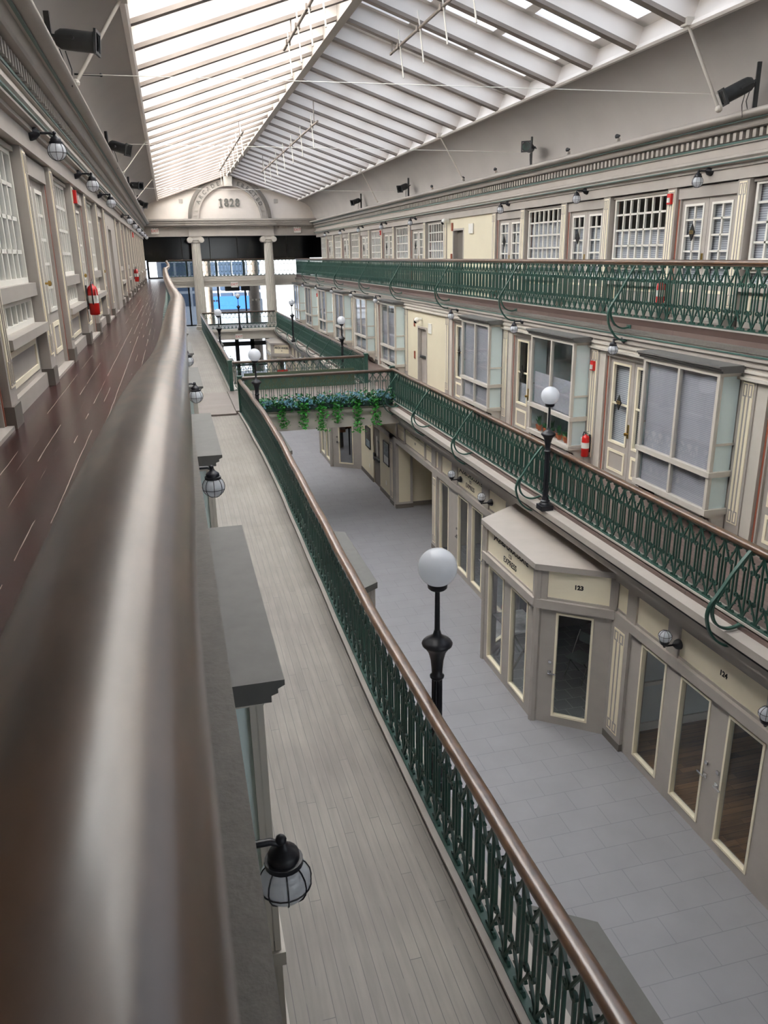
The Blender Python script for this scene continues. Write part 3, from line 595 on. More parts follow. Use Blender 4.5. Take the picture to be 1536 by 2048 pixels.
def upper_side(xw, s, D0, pitch, kr, wall_k, side):
    rz = 0 if s == 1 else PI
    wmin = wmax = None
    for k in kr:
        D = D0 + pitch * k; W = D + 2.07
        iswall_d = k == wall_k; iswall_w = k == wall_k - 1
        for yy in (D - 0.95, D + 0.95):
            if iswall_d and yy < D: continue
            p = inst(PIL, (xw, yy, Z3), rz); p.name = 'trim_pilaster'; tag(p, kind='structure')
        if not iswall_d:
            d = inst((DOR, DORD)[k % 2], (xw, D, Z3), rz); name_door(d)
            if s == 1 or True:
                g = 'caged globe sconces of the top gallery, %s wall' % ('near' if s == 1 else 'opposite')
                if D + 0.9 > 8: put_sconce(xw + s * 0.03, D + (-0.52 if s == 1 else -0.14), Z3 + 2.44, rz, 'caged globe wall light on the %s top gallery, %s from the camera end' % ('handrail-side' if s == 1 else 'opposite', ORD[nxt('sc' + side)]), g)
        if not iswall_w:
            wdw = inst((WIN, WIN2, WIN0)[(k * 2 + (0 if s == 1 else 1)) % 3] if s == -1 else WIN0, (xw, W, Z3), rz); name_win(wdw)
    D = D0 + pitch * wall_k; y0, y1 = D - pitch + 0.95 + 0.135, D + 0.95 - 0.135
    wo = MB(); dy0, dy1 = (D - 0.75, D + 0.25) if s == -1 else (D - 1.9, D - 0.9)
    tf = side_tf(xw, s); wo = MB(tf); wo.box(-0.2, -0.03, y0, dy0, Z3, 1.03); wo.box(-0.2, -0.03, dy1, y1, Z3, 1.03); wo.box(-0.2, -0.03, dy0, dy1, 0.72, 1.03); struct(wo, 'wall_%s' % side, 'cream_wall' if s == -1 else 'taupe')
    dr = thing('door', (xw, (dy0 + dy1) / 2, Z3), rz); MB().box(-0.24, -0.16, -0.5, 0.5, 0, 1.95).build('leaf', 'taupe_dark', dr)
    MB().frame(-0.2, -0.02, -0.5, 0.5, 0, 1.95, 0.06, 0.01).build('door_frame', 'taupe', dr)
    MB().box(-0.162, -0.155, 0.12, 0.19, 0.95, 1.7).build('vision_pane', 'dark_tint', dr); MB().box(-0.16, -0.10, -0.4, 0.42, 0.92, 0.99).box(-0.16, -0.1, 0.3, 0.42, 0.9, 1.1).build('push_bar', 'dark_metal', dr); name_door(dr); tag(dr, 'grey service door in the plain wall of the %s' % ('opposite top gallery' if s == -1 else 'handrail side'), 'door')
    return y0, y1
upper_side(XR3, -1, 12.35, 4.16, range(-3, 9), 3, 'right')
upper_side(XL3, 1, 9.77, 4.15, range(-3, 10), 3, 'left')

# ---------------------------------------------------------------- middle galleries
def bay(dark=False):
    r = thing('window'); X, H, zb, zt = 0.36, 0.95, 0.47, 2.50
    f = MB()
    for y in (-H + 0.03, H - 0.03): f.box(X - 0.06, X, y - 0.03, y + 0.03, zb, zt); f.box(-0.1, -0.02, y - 0.03, y + 0.03, zb, zt)
    f.box(X - 0.06, X, -0.025, 0.025, zb, zt)
    for z0, z1, e in ((zb - 0.07, zb + 0.02, 0.02), (0.98, 1.06, 0.02), (zt - 0.06, zt - 0.002, 0.004)):
        f.box(X - 0.06, X + e, -H - e, H + e, z0, z1); f.box(-0.1, X - 0.06, -H - e, -H + 0.06, z0, z1); f.box(-0.1, X - 0.06, H - 0.06, H + e, z0, z1)
    for y in (-H + 0.03, H - 0.03): f.box(-0.05, X - 0.03, y - 0.02, y + 0.02, 1.44, 1.475)
    f.build('window_frame', 'taupe_light', r)
    c = MB(); c.prism([(-0.1, zt), (X + 0.03, zt), (X + 0.03, zt + 0.03), (X + 0.06, zt + 0.04), (X + 0.06, zt + 0.06), (X + 0.09, zt + 0.075), (X + 0.09, zt + 0.10), (-0.1, zt + 0.10)], 0, 1, 'y')
    c.v = [(x, (-H - 0.09) if y < 0.5 else (H + 0.09), z) for x, y, z in c.v]; c.build('cap', 'box_top', r)
    MB().box(-0.1, X, -H, H, zb - 0.05, zb).build('sill', 'taupe_light', r)
    MB().box(X - 0.035, X - 0.028, -H, H, zb, zt).build('pane', 'glass_blue', r)
    for sg in (-1, 1): MB().box(0.0, X - 0.06, sg * (H - 0.035) - 0.004, sg * (H - 0.035) + 0.004, zb, zt).build('side_panel', 'cyan_panel', r)
    for sg in (-1, 1):
        MB().prism([(0.0, zb - 0.07), (X - 0.02, zb - 0.07), (X - 0.03, zb - 0.10), (X - 0.12, zb - 0.13), (X - 0.14, zb - 0.19), (X - 0.25, zb - 0.24), (0.05, zb - 0.36), (0.0, zb - 0.38)], sg * (H - 0.03) - 0.02, sg * (H - 0.03) + 0.02, 'y').build('corbel', 'taupe_light', r)
    MB().box(-0.02, X - 0.05, -H + 0.05, H - 0.05, zb - 0.09, zb - 0.06).build('underside', 'brown_fascia', r)
    for sg in (-1, 1):
        MB().prism([(0.0, zb - 0.07), (X - 0.005, zb - 0.07), (X - 0.01, zb - 0.105), (X - 0.05, zb - 0.11), (X - 0.07, zb - 0.15), (X - 0.12, zb - 0.155), (X - 0.14, zb - 0.21), (X - 0.19, zb - 0.215), (X - 0.22, zb - 0.27), (0.06, zb - 0.28), (0.05, zb - 0.37), (0.0, zb - 0.40)], sg * (H - 0.075) - 0.02, sg * (H - 0.075) + 0.02, 'y').build('shaded_scallop', 'brown_fascia', r)  # brown copy of the corbel, painting in its shadowed inner side
    if not dark: MB().box(X - 0.10, X - 0.09, -H + 0.06, H - 0.06, zb, zt).build('blind', 'blind_pleats', r)
    return r
BAY = bay(); BAYH = bay(True)
MB().box(0.26, 0.27, -0.88, 0.88, 1.06, 1.72).build('blind', 'blind_pleats', BAYH)
BAYT = bay(True); MB().box(0.26, 0.27, -0.88, 0.88, 0.5, 2.2).build('blind', 'blind_pleats', BAYT)
DR2 = upper_door(hw=0.85, cols=1, rows=2, ht=2.30, hh=2.42, gz0=0.72); DR2D = upper_door(hw=0.85, cols=1, rows=2, ht=2.30, hh=2.42, gz0=0.72, blind_top=1.2)
PI2 = pilaster(0.30, 2.42)
DR2B = upper_door(hw=0.85, cols=1, rows=2, ht=2.30, hh=2.42, gz0=0.72)
P2 = lambda k: 9.25 + 4.26 * k
tf = side_tf(XR2, -1)
wl = MB(tf); wl.box(-0.2, 0.02, Y0, 49, Z2 + 2.42, Z3 - 0.2); wl.box(-0.2, 0.06, Y0, 49, Z2 + 2.40, Z2 + 2.44); wl.box(-0.2, 0.05, Y0, 49, Z2 + 2.50, Z2 + 2.54)
for k in range(-3, 10):
    if k == 3: continue
    p = P2(k); wl.box(-0.2, -0.02, p + 2.06, p + 2.17, Z2, Z2 + 2.42); wl.box(-0.2, -0.02, p + 3.9, p + 4.12, Z2, Z2 + 2.42); wl.box(-0.2, -0.04, p + 0.15, p + 2.06, Z2, Z2 + 0.47)
p = P2(3); wl2 = MB(tf); dy0, dy1 = 23.98, 24.95; wl2.box(-0.2, -0.02, p + 0.15, dy0, Z2, Z2 + 2.42); wl2.box(-0.2, -0.02, dy1, p + 4.11, Z2, Z2 + 2.42); wl2.box(-0.2, -0.02, dy0, dy1, Z2 + 1.92, Z2 + 2.42)
struct(wl, 'wall_right', 'taupe_light'); struct(wl2, 'wall_right', 'cream_wall')
dr = thing('door', (XR2, (dy0 + dy1) / 2, Z2), PI); MB().box(-0.2, -0.12, -0.48, 0.48, 0, 1.92).build('leaf', 'taupe', dr); MB().frame(-0.2, 0.0, -0.485, 0.485, 0, 1.92, 0.06, 0.01).build('door_frame', 'taupe', dr)
MB().box(-0.122, -0.115, 0.10, 0.17, 0.95, 1.7).build('vision_pane', 'dark_tint', dr); MB().box(-0.12, -0.06, -0.4, 0.4, 0.92, 0.99).box(-0.12, -0.06, 0.24, 0.4, 0.88, 1.1).build('push_bar', 'dark_metal', dr); name_door(dr); tag(dr, 'grey service door in the cream wall of the opposite middle gallery', 'door')
for k in range(-3, 11):
    q = inst(PI2, (XR2, P2(k), Z2), PI); q.name = 'trim_pilaster'; tag(q, kind='structure')
    if k == 3 or k == 10: continue
    b = inst(BAYH if k == 1 else (BAYT if k in (4, 5) else BAY), (XR2, P2(k) + 1.11, Z2), PI); name_win(b)
    d = inst(DR2D if k in (1,) else (DR2B if k == 0 else DR2), (XR2, P2(k) + 3.03, Z2), PI); name_door(d)
    if P2(k) + 3 > 5: put_sconce(XR2 - 0.02, P2(k) + 3.2, Z2 + 2.66, PI, 'caged globe wall light of the opposite middle gallery, %s from the camera end' % ORD[nxt('scm')], 'caged globe sconces of the middle gallery')
# left middle gallery (below the camera side)
tf = side_tf(XL2, 1); wl = MB(tf); wl.box(-0.2, -0.0, Y0, 49, Z2 + 2.42, Z3 - 0.2)
BC = lambda k: 3.98 + 4.1 * k
for k in range(-1, 11):
    y = BC(k); wl.box(-0.2, -0.04, y - 0.95, y + 0.95, Z2, Z2 + 0.47); wl.box(-0.2, -0.02, y + 0.95, y + 1.1, Z2, Z2 + 2.42); wl.box(-0.2, -0.02, y - 1.1, y - 0.95, Z2, Z2 + 2.42)
    b = inst(BAY, (XL2, y, Z2 - 0.15), 0); name_win(b); d = inst(DR2, (XL2, y + 1.97, Z2), 0); name_door(d)
    q = inst(PI2, (XL2, y - 1.12, Z2), 0); q.name = 'trim_pilaster'; tag(q, kind='structure')
struct(wl, 'wall_left', 'taupe')
for i, (y, z) in enumerate(((2.2, -1.88), (6.35, -1.63), (10.5, -1.56), (14.6, -1.6))):
    put_sconce(-0.05, y, z, 0, 'caged globe wall light under the grey ledge beside the handrail, %s from the camera' % ORD[i], 'caged globe sconces below the handrail ledge')
# ================================================================== GROUND FLOOR SHOPFRONTS
def seg_tf(p, q, n):
    d = (Vector(q) - Vector(p)); L = d.length; d = d / L; n = Vector(n)
    return (lambda o, a, z: (p[0] + n.x * o + d.x * a, p[1] + n.y * o + d.y * a, ZG + z)), L
def txt_rot(n): 
    r = Vector((-n[0], -n[1], 0)).cross(Vector((0, 0, 1))); return (PI / 2, 0, math.atan2(r.y, r.x))
HEAD = 2.13
def shop_face(p, q, n, panes, signs, root, doors=(), pil=(), sign=True, m='taupe'):
    """panes / signs / doors / pil are spans along p->q"""
    signs = sorted(signs, key=lambda t: t[0]); tf, L = seg_tf(p, q, n); f = MB(tf); spans = sorted(list(panes) + [d[:2] for d in doors]); a = 0.0
    for x0, x1 in spans:
        f.box(-0.10, 0, a, x0, 0, HEAD); f.box(-0.10, 0, x0, x1, 0, 0.15); f.box(-0.10, 0, x0, x1, HEAD - 0.06, HEAD); a = x1
    f.box(-0.10, 0, a, L, 0, HEAD); f.box(-0.12, 0.06, 0, L, HEAD, HEAD + 0.15)
    if sign:
        f.box(-0.12, -0.03, 0, L, HEAD + 0.15, 2.80); a = 0.0
        for s in signs: f.box(-0.03, 0.02, a, s[0], HEAD + 0.15, 2.80); a = s[1]
        f.box(-0.03, 0.02, a, L, HEAD + 0.15, 2.80)
        for s in signs: f.box(-0.03, 0.0, s[0], s[1], HEAD + 0.15, HEAD + 0.19)
    f.build('shopfront_frame', m, root)
    b = MB(tf); g = MB(tf)
    for x0, x1 in spans: b.frame(-0.06, 0.012, x0, x1, 0.15, HEAD - 0.06, 0.035); g.box(-0.04, -0.03, x0, x1, 0.15, HEAD - 0.06)
    if spans: b.build('glazing_bead', 'cream', root); g.build('pane', 'glass', root)
    sp = MB(tf)
    for s in signs:
        sp.box(-0.03, -0.012, s[0], s[1], HEAD + 0.19, 2.80)
    if signs and sign: sp.build('sign_panel', 'cream', root)
    for s in signs:
        for (body, size, da, z, off) in (s[2] if len(s) > 2 else ()):
            c = tf(-0.010, (s[0] + s[1]) / 2 + da, z); text('lettering', body, size, 'text_black', c, txt_rot(n), root, off=off, ext=0.002)
    for x0, x1, side in doors:
        ky = x0 + 0.0 if side < 0 else x1
        h = MB(tf); yk = x0 - 0.06 if side < 0 else x1 + 0.06
        h.add([], []); h.box(0, 0.012, yk - 0.03, yk + 0.03, 0.93, 1.0); h.box(0.012, 0.05, yk - 0.012, yk + 0.012, 0.955, 0.975); h.box(0.04, 0.055, min(yk, yk - side * 0.12), max(yk, yk - side * 0.12), 0.955, 0.975); h.box(0, 0.02, yk - 0.025, yk + 0.025, 1.14, 1.19)
        h.build('door_handle', 'steel', root)
    for x0, x1 in pil:
        MB(tf).box(0, 0.05, x0, x1, 0.0, HEAD).build('pilaster', m, root); MB(tf).box(0, 0.06, x0 - 0.01, x1 + 0.01, 0, 0.12).build('plinth', 'taupe_dark', root)
        i = MB(tf); i.box(0.05, 0.058, x0 + 0.1, x1 - 0.1, 0.22, HEAD - 0.10); i.build('cream_inlay', 'cream', root); k = MB(tf); c = (x0 + x1) / 2; w_ = (x1 - x0) / 2 - 0.1
        for sg in (-1, 1):
            k.box(0.056, 0.064, c + sg * w_ * 0.36 - 0.013, c + sg * w_ * 0.36 + 0.013, 0.42, HEAD - 0.3)
            y0, y1 = sorted((c + sg * w_ * 0.12, c + sg * w_ * 0.86))
            for za, zb in ((0.25, 0.42), (HEAD - 0.30, HEAD - 0.13)): k.frame(0.056, 0.064, y0, y1, za, zb, w_ * 0.17)
        k.build('key_pattern', 'taupe', root)
def front(name_lab, loc=(0, 0, 0)):
    r = thing('shopfront', loc, 0); tag(r, name_lab, 'shopfront', kind='structure'); return r
XF = 6.30; N_R = (-1, 0, 0); N_L = (1, 0, 0)
HEADBAND = lambda y0, y1, root, x=XF, s=-1: MB(side_tf(x, s)).box(-0.2, 0.03, y0, y1, ZG + 2.78, ZG + 3.15).build('fascia', 'taupe', root)
# shop 124, nearest (spans measured from its near end)
r = front('grey shopfront numbered 124 with four tall cream-edged panes, nearest the camera', (XF, 7.2, ZG)); r.location = (0, 0, 0); a0 = 4.0
S = lambda *v: tuple(x - a0 for x in v)
shop_face((XF, a0), (XF, 9.97), N_R, [S(8.54, 9.17), S(4.3, 6.1)], [S(9.62, 9.92), S(8.58, 9.37), S(6.62, 8.32) + ([('124', 0.10, -0.05, 2.52, 0.003)],), S(4.2, 6.4)], r, [S(7.55, 8.2) + (-1,), S(6.55, 7.2) + (1,)], [S(9.47, 9.96)])
HEADBAND(Y0, 9.97, r)
# shop 122 beyond the kiosk
r = front('grey shopfront with glazed double doors between the near kiosk and the alcove'); a0 = 13.70
JC = lambda num: [('JAQUES CHOCOLATE', 0.15, 0, 2.71, 0.003), (num, 0.10, 0, 2.57, 0.0), ('EXPRESS', 0.15, 0, 2.44, 0.001)]
shop_face((XF, a0), (XF, 19.15), N_R, [S(17.9, 18.6), S(14.0, 14.9)], [S(18.7, 18.92), S(17.65, 18.45), S(15.65, 17.25) + (JC('122'),), S(14.3, 15.25)], r, [S(16.5, 17.2) + (1,), S(15.6, 16.25) + (-1,)], [S(18.72, 19.12)])
HEADBAND(13.6, 19.15, r)
# alcove and plain wall (ground floor, opposite side)
wl = MB(); wl.box(XF + 1.25, XF + 1.4, 19.1, 23.0, ZG, ZG + 2.9); wl.box(XF - 0.0, XF + 1.3, 22.85, 23.0, ZG, ZG + 2.9); wl.box(XF + 0.1, XF + 1.3, 19.0, 19.15, ZG, ZG + 2.9); struct(wl, 'wall_right', 'cream_wall')
struct(MB().box(XF, XF + 1.25, 22.83, 22.86, ZG, ZG + 0.14), 'baseboard_right', 'taupe_dark')
struct(MB().box(XF, XF + 1.3, 19.1, 23.0, ZG + 2.6, ZG + 2.7), 'ceiling', 'cream_wall')
r = front('cream sign band above the open alcove, with a small black lettered sign')
tfA = side_tf(XF, -1)
fm = MB(tfA); fm.box(-0.12, 0.06, 19.155, 22.8, ZG + HEAD, ZG + HEAD + 0.15); fm.box(-0.12, -0.03, 19.155, 22.8, ZG + HEAD + 0.15, ZG + 2.80)
for y in (19.21, 19.85, 21.85, 22.72): fm.box(-0.03, 0.02, y - 0.05, y + 0.05, ZG + HEAD + 0.15, ZG + 2.8)
fm.build('beam', 'taupe', r); MB(tfA).box(-0.03, -0.012, 19.2, 22.7, ZG + HEAD + 0.19, ZG + 2.8).build('sign_panel', 'cream', r)
text('lettering', 'ROYAL COFFEE', 0.14, 'text_black', (XF + 0.010, 20.85, ZG + 2.66), txt_rot(N_R), r, off=0.004, ext=0.002); text('lettering', '121', 0.09, 'text_black', (XF + 0.010, 20.85, ZG + 2.5), txt_rot(N_R), r, ext=0.002)
HEADBAND(19.15, 27.7, r)
r = front('plain cream wall with a service door and two posters beyond the alcove')
fw = MB(tfA); fw.box(-0.15, 0, 23.0, 24.92, ZG, ZG + 2.8); fw.box(-0.15, 0, 25.84, 27.75, ZG, ZG + 2.8); fw.box(-0.15, 0, 24.92, 25.84, ZG + 2.05, ZG + 2.8); fw.build('wall_panel', 'cream_wall', r)
MB(tfA).box(0, 0.02, 23.0, 24.9, ZG, ZG + 0.14).box(0, 0.02, 25.86, 27.7, ZG, ZG + 0.14).build('baseboard', 'taupe_dark', r); MB(tfA).box(-0.1, 0.06, 22.8, 27.7, ZG + HEAD, ZG + HEAD + 0.15).build('beam', 'taupe', r)
shop_face((XF, 23.0), (XF, 23.5), N_R, [], [], r, pil=[(0.04, 0.46)], sign=False)
MB().box(XF - 0.05, XF + 0.5, 22.72, 22.99, ZG, ZG + 2.13).build('pier', 'taupe', r); MB().box(XF + 0.04, XF + 0.41, 22.708, 22.73, ZG + 0.2, ZG + 2.1).build('cream_inlay', 'cream_wall', r); MB().box(XF - 0.06, XF + 0.51, 22.70, 22.8, ZG, ZG + 0.13).build('plinth', 'taupe_dark', r)
dr = thing('door', (XF, 25.38, ZG), PI); MB().box(-0.12, -0.04, -0.45, 0.45, 0, 2.05).build('leaf', 'taupe_dark', dr); MB().box(-0.045, -0.035, -0.1, -0.02, 0.95, 1.75).build('vision_pane', 'pale_plastic', dr)
MB().box(-0.04, 0.03, -0.4, 0.4, 0.92, 1.0).box(-0.04, 0.03, -0.4, -0.25, 0.86, 1.1).build('push_bar', 'dark_metal', dr); MB().box(-0.038, -0.03, 0.0, 0.32, 1.55, 1.62).build('door_plate', 'black_frame', dr); name_door(dr); tag(dr, 'dark grey ground-floor service door between the two posters', 'door')
for y, lab in ((24.03, 'black framed grey poster on the cream ground-floor wall, nearer the alcove'), (26.55, 'black framed poster with dark picture, beyond the service door')):
    p = thing('framed_poster', (XF - 0.0, y, ZG + 1.48), PI, lab, 'poster'); MB().frame(0, 0.03, -0.36, 0.36, -0.38, 0.38, 0.03).build('frame', 'black_frame', p)
    MB().box(0.0, 0.012, -0.34, 0.34, -0.36, 0.36).build('print', 'poster_pale' if y < 25 else 'poster_ink', p); MB().box(0.012, 0.014, -0.28, 0.28, -0.1, 0.32).build('picture', 'poster_ink' if y < 25 else 'dark_tint', p)
for y in (24.1, 26.4): tag(MB(tfA).box(0, 0.012, y - 0.04, y + 0.04, ZG + 0.4, ZG + 0.53).build('wall_outlet', 'pale_plastic'), 'white outlet plate low on the cream wall, %s the poster %s' % ('under', 'nearer the alcove' if y < 25 else 'past the service door'), 'outlet')

# kiosks: canted bays with a flat roof
def kiosk(y0, x0, s, lab, signs_front=(), signs_door=(), roof='taupe'):
    """front plane runs y0 .. y0+2.25 at 1 m out from the shopfront line x0"""
    r = front(lab); xo = x0 + s * 1.0; A = (x0, y0 - 0.80); B = (xo, y0); Cc = (xo, y0 + 2.25); D = (x0, y0 + 3.02)
    nn = Vector((s * 0.8, -1.0, 0)).normalized(); nf = Vector((s * 0.8, 1.0, 0)).normalized()
    L = math.hypot(1.0, 0.8)
    shop_face(A, B, nn, [], [(0.12, L - 0.18) + ((signs_door,) if signs_door else ())], r, [(0.34, L - 0.34, 1)])
    shop_face(B, Cc, (s, 0, 0), [(0.28, 0.98), (1.30, 2.02)], [(0.1, 2.12) + ((signs_front,) if signs_front else ())], r)
    shop_face(Cc, D, nf, [(0.34, L - 0.34)], [(0.12, L - 0.12)], r)
    m = MB(); 
    for px, py in (B, Cc): m.lathe([(0.075, ZG), (0.075, ZG + 2.8)], (px - s * 0.03, py, 0), n=8)
    m.build('corner_post', 'taupe', r)
    e = 0.07; poly = [(x0 - s * 0.1, y0 - 0.86), (xo + s * e, y0 - 0.05), (xo + s * e, y0 + 2.30), (x0 - s * 0.1, y0 + 3.1)]
    MB().prism(poly, ZG + 2.80, ZG + 2.90, 'z').build('kiosk_roof', roof, r)
    return r
kiosk(10.72, XF, -1, 'canted kiosk numbered 123 with a glass door, beside the near grey shopfront', JC('123'), [('123', 0.10, 0.0, 2.55, 0.005)])
kiosk(28.5, XF, -1, 'canted kiosk just beyond the planted bridge, dark glass door')
kiosk(46.0, XF, -1, 'farthest canted kiosk with a curved black lettered sign by the entrance', (), [('ARCH ANGEL', 0.15, 0.0, 2.62, 0.006), ('15', 0.08, 0, 2.46, 0.004)])
for i, y in enumerate((1.75, 10.75, 19.6, 28.5, 37.3, 46.0)): kiosk(y, 1.56, 1, 'canted kiosk under the balcony on the camera side, %s from the camera' % ORD[i], roof='box_top')
# further shopfronts, both sides
for y0, y1, lab in ((31.5, 36.5, 'first shopfront past the dark kiosk beyond the bridge'), (36.5, 41.0, 'second shopfront past the dark kiosk, with cream sign panels'), (41.0, 45.3, 'shopfront just before the farthest kiosk')):
    r = front('cream and grey ' + lab); L = y1 - y0
    shop_face((XF, y0), (XF, y1), N_R, [(0.5, 1.3), (L - 1.5, L - 0.7)], [(0.3, 1.4), (1.6, L - 1.7), (L - 1.5, L - 0.4)], r, [(1.6, 2.3, 1)], [(0.02, 0.42)]); HEADBAND(y0, y1, r)
r = front('run of shopfronts on the camera side below the balcony')
for y0 in (-2.0, 4.7, 14.7, 23.1, 32.0, 41.0): shop_face((1.56, y0), (1.56, y0 + 5.3), N_L, [(0.5, 1.3), (1.6, 2.4), (2.7, 3.5), (3.8, 4.6)], [(0.3, 2.4), (2.7, 4.8)], r)
MB(side_tf(1.50, 1)).box(-0.2, 0.1, Y0, 48.8, ZG + 2.8, ZG + 3.2).build('fascia', 'taupe', r)
# shop interiors
struct(MB().box(6.38, 10.6, 4, 9.88, ZG, ZG + 0.012), 'floor', 'boards_oak')
struct(MB().prism([(6.35, 9.98), (5.36, 10.76), (5.36, 12.95), (6.35, 13.7), (10.6, 13.7), (10.6, 9.98)], ZG, ZG + 0.014, 'z'), 'floor', 'dark_tiles')
struct(MB().box(6.40, 10.6, 13.85, 19.0, ZG, ZG + 0.012), 'floor', 'dark_tiles')
pw = MB(); pw.box(6.40, 10.6, 9.88, 9.96, ZG, ZG + 2.9); struct(pw, 'wall_shop', 'shop_pale')
cr = MB(); cr.box(6.42, 10.6, 9.84, 9.88, ZG + 0.86, ZG + 0.93); cr.box(6.42, 10.6, 9.85, 9.88, ZG, ZG + 0.16); struct(cr, 'baseboard_shop', 'white_paint')
struct(MB().box(6.40, 10.6, 13.72, 13.82, ZG, ZG + 2.9), 'wall_shop', 'dim_interior'); struct(MB().box(7.6, 10.6, 18.95, 19.05, ZG, ZG + 2.9), 'wall_shop', 'cream_wall')
struct(MB().box(6.4, 10.6, 4, 19, ZG + 2.9, ZG + 3.0), 'ceiling', 'dim_interior')
struct(MB().box(8.9, 9.0, 4, 9.88, ZG, ZG + 2.9), 'wall_shop', 'dim_interior'); struct(MB().box(9.3, 9.4, 13.85, 18.95, ZG, ZG + 2.9), 'wall_shop', 'shop_pale')
# things inside the kiosk
t = thing('cafe_table', (5.85, 12.6, ZG), 0, 'marble topped metal table behind the kiosk window', 'table')
MB().box(-0.32, 0.32, -0.45, 0.45, 0.86, 0.90).build('table_top', 'marble', t, bevel=0.006)
for sg in (-1, 1): MB().bar((-0.25, sg * 0.35, 0.86), (0.25, sg * 0.35, 0.0), 0.03, 0.03).bar((0.25, sg * 0.35, 0.86), (-0.25, sg * 0.35, 0.0), 0.03, 0.03).build('leg', 'steel', t)
j = thing('candy_jar', (5.72, 12.82, ZG + 0.90), 0, 'glass jar of red sweets on the marble table', 'jar'); MB().lathe([(0.08, 0), (0.09, 0.02), (0.09, 0.12)], n=16).build('stand', 'steel', j, smooth=True); MB().ball((0, 0, 0.2), 0.10).build('bowl', 'red_paint', j, smooth=True); MB().lathe([(0.06, 0.28), (0.06, 0.3), (0.02, 0.34)], n=14).build('lid', 'pale_plastic', j, smooth=True)
c = thing('folding_chair', (6.75, 11.7, ZG), 0.4, 'grey folding chair inside the kiosk behind the nearer pane', 'chair'); MB().box(-0.2, 0.2, -0.2, 0.2, 0.44, 0.46).build('seat', 'pale_interior', c); MB().box(0.18, 0.2, -0.2, 0.2, 0.66, 0.86).build('backrest', 'pale_interior', c)
for sg in (-1, 1): MB().tube([(0.2, sg * 0.2, 0.88), (-0.2, sg * 0.2, 0.0)], 0.012, 6).build('leg', 'steel', c); MB().tube([(-0.15, sg * 0.18, 0.44), (0.22, sg * 0.18, 0.0)], 0.012, 6).build('leg', 'steel', c)
t = thing('curved_counter', (6.35, 29.3, ZG), 0, 'curved orange wooden counter behind the dark kiosk door', 'counter'); MB().add([], []); m = MB(); m.prism([(0.55 * math.cos(a), 0.9 * math.sin(a)) for a in [PI * i / 14 for i in range(15)]] + [(0.3 * math.cos(a), 0.65 * math.sin(a)) for a in [PI * i / 14 for i in range(14, -1, -1)]], 1.1, 1.2, 'z'); m.build('counter_top', 'plank_orange', t); MB().tube([(0, 0.75, 0), (0, 0.75, 1.1)], 0.03, 8).build('pedestal', 'black_iron', t)
rb_ = thing('red_board', (5.75, 45.2, ZG), 0, 'red board standing before the farthest kiosk', 'sign board'); MB().box(-0.3, 0.3, -0.03, 0.03, 0.85, 1.45).build('board', 'red_paint', rb_); MB().box(-0.03, 0.03, 0.0, 0.05, 0, 0.9).build('post', 'dark_metal', rb_)
for i, (x, y, z) in enumerate(((XF - 0.02, 8.3, -5.14), (XF - 0.02, 6.34, -5.14), (XF - 0.02, 16.98, -5.14), (XF - 0.02, 15.05, -5.14), (XF - 0.02, 40.0, -5.14))):
    put_sconce(x, y, z, PI, 'upturned caged globe light on the ground-floor sign band, %s from the camera' % ORD[i], 'upturned globe sconces of the shop signs', True)
# ================================================================== RAILINGS
HB = 0.80
def spiral(cy, cz, r0, r1, a0, turn, n): return [(cy + (r0 + (r1 - r0) * i / n) * math.cos(math.radians(a0 + turn * i / n)), cz + (r0 + (r1 - r0) * i / n) * math.sin(math.radians(a0 + turn * i / n))) for i in range(n + 1)]
def motif_pts(lod):
    out = []
    if lod: S = [(0.008, -0.035), (0.026, -0.075), (0.05, -0.12), (0.078, -0.168), (0.096, -0.205)] + spiral(0.066, -0.228, 0.034, 0.010, 25, -400, 11); Tp = [(0.004, -0.05), (0.014, -0.02)] + spiral(0.045, -0.018, 0.026, 0.010, 120, -330, 7)
    else: S = [(0.008, -0.035), (0.05, -0.12), (0.096, -0.205)] + spiral(0.066, -0.23, 0.032, 0.026, -20, -200, 4); Tp = [(0.004, -0.05)] + spiral(0.045, -0.02, 0.024, 0.02, 110, -220, 3)
    return S, Tp
def motif(mb, lod, y0=0.0, tfz=1.0):
    S, Tp = motif_pts(lod); t = 0.016; d = 0.020
    R = lambda pts, t=t: mb.ribbon([(y0 + a, b) for a, b in pts], t, d)
    R([(0, 0.0), (0, HB)], 0.017)
    for sg in (-1, 1):
        R([(sg * a, HB + b) for a, b in S]); R([(sg * a, HB + b) for a, b in Tp])
        R([(sg * a, -b) for a, b in S]); R([(sg * a, -b) for a, b in Tp])
        R([(sg * 0.058, 0.26), (sg * 0.058, HB - 0.26)], 0.016)
        if lod: 
            for zz, q in ((HB - 0.12, -1), (0.12, 1)): R([(sg * 0.05, zz), (sg * 0.07, zz + q * 0.014), (sg * 0.08, zz + q * 0.002)])
PITCH = 0.22
hm = MB(); motif(hm, True); o = hm.build('baluster', 'green_iron'); MOT = o.data; bpy.data.objects.remove(o)
hmb = MB(); motif(hmb, True); o = hmb.build('baluster', 'green_iron'); MOTD = o.data; bpy.data.objects.remove(o)
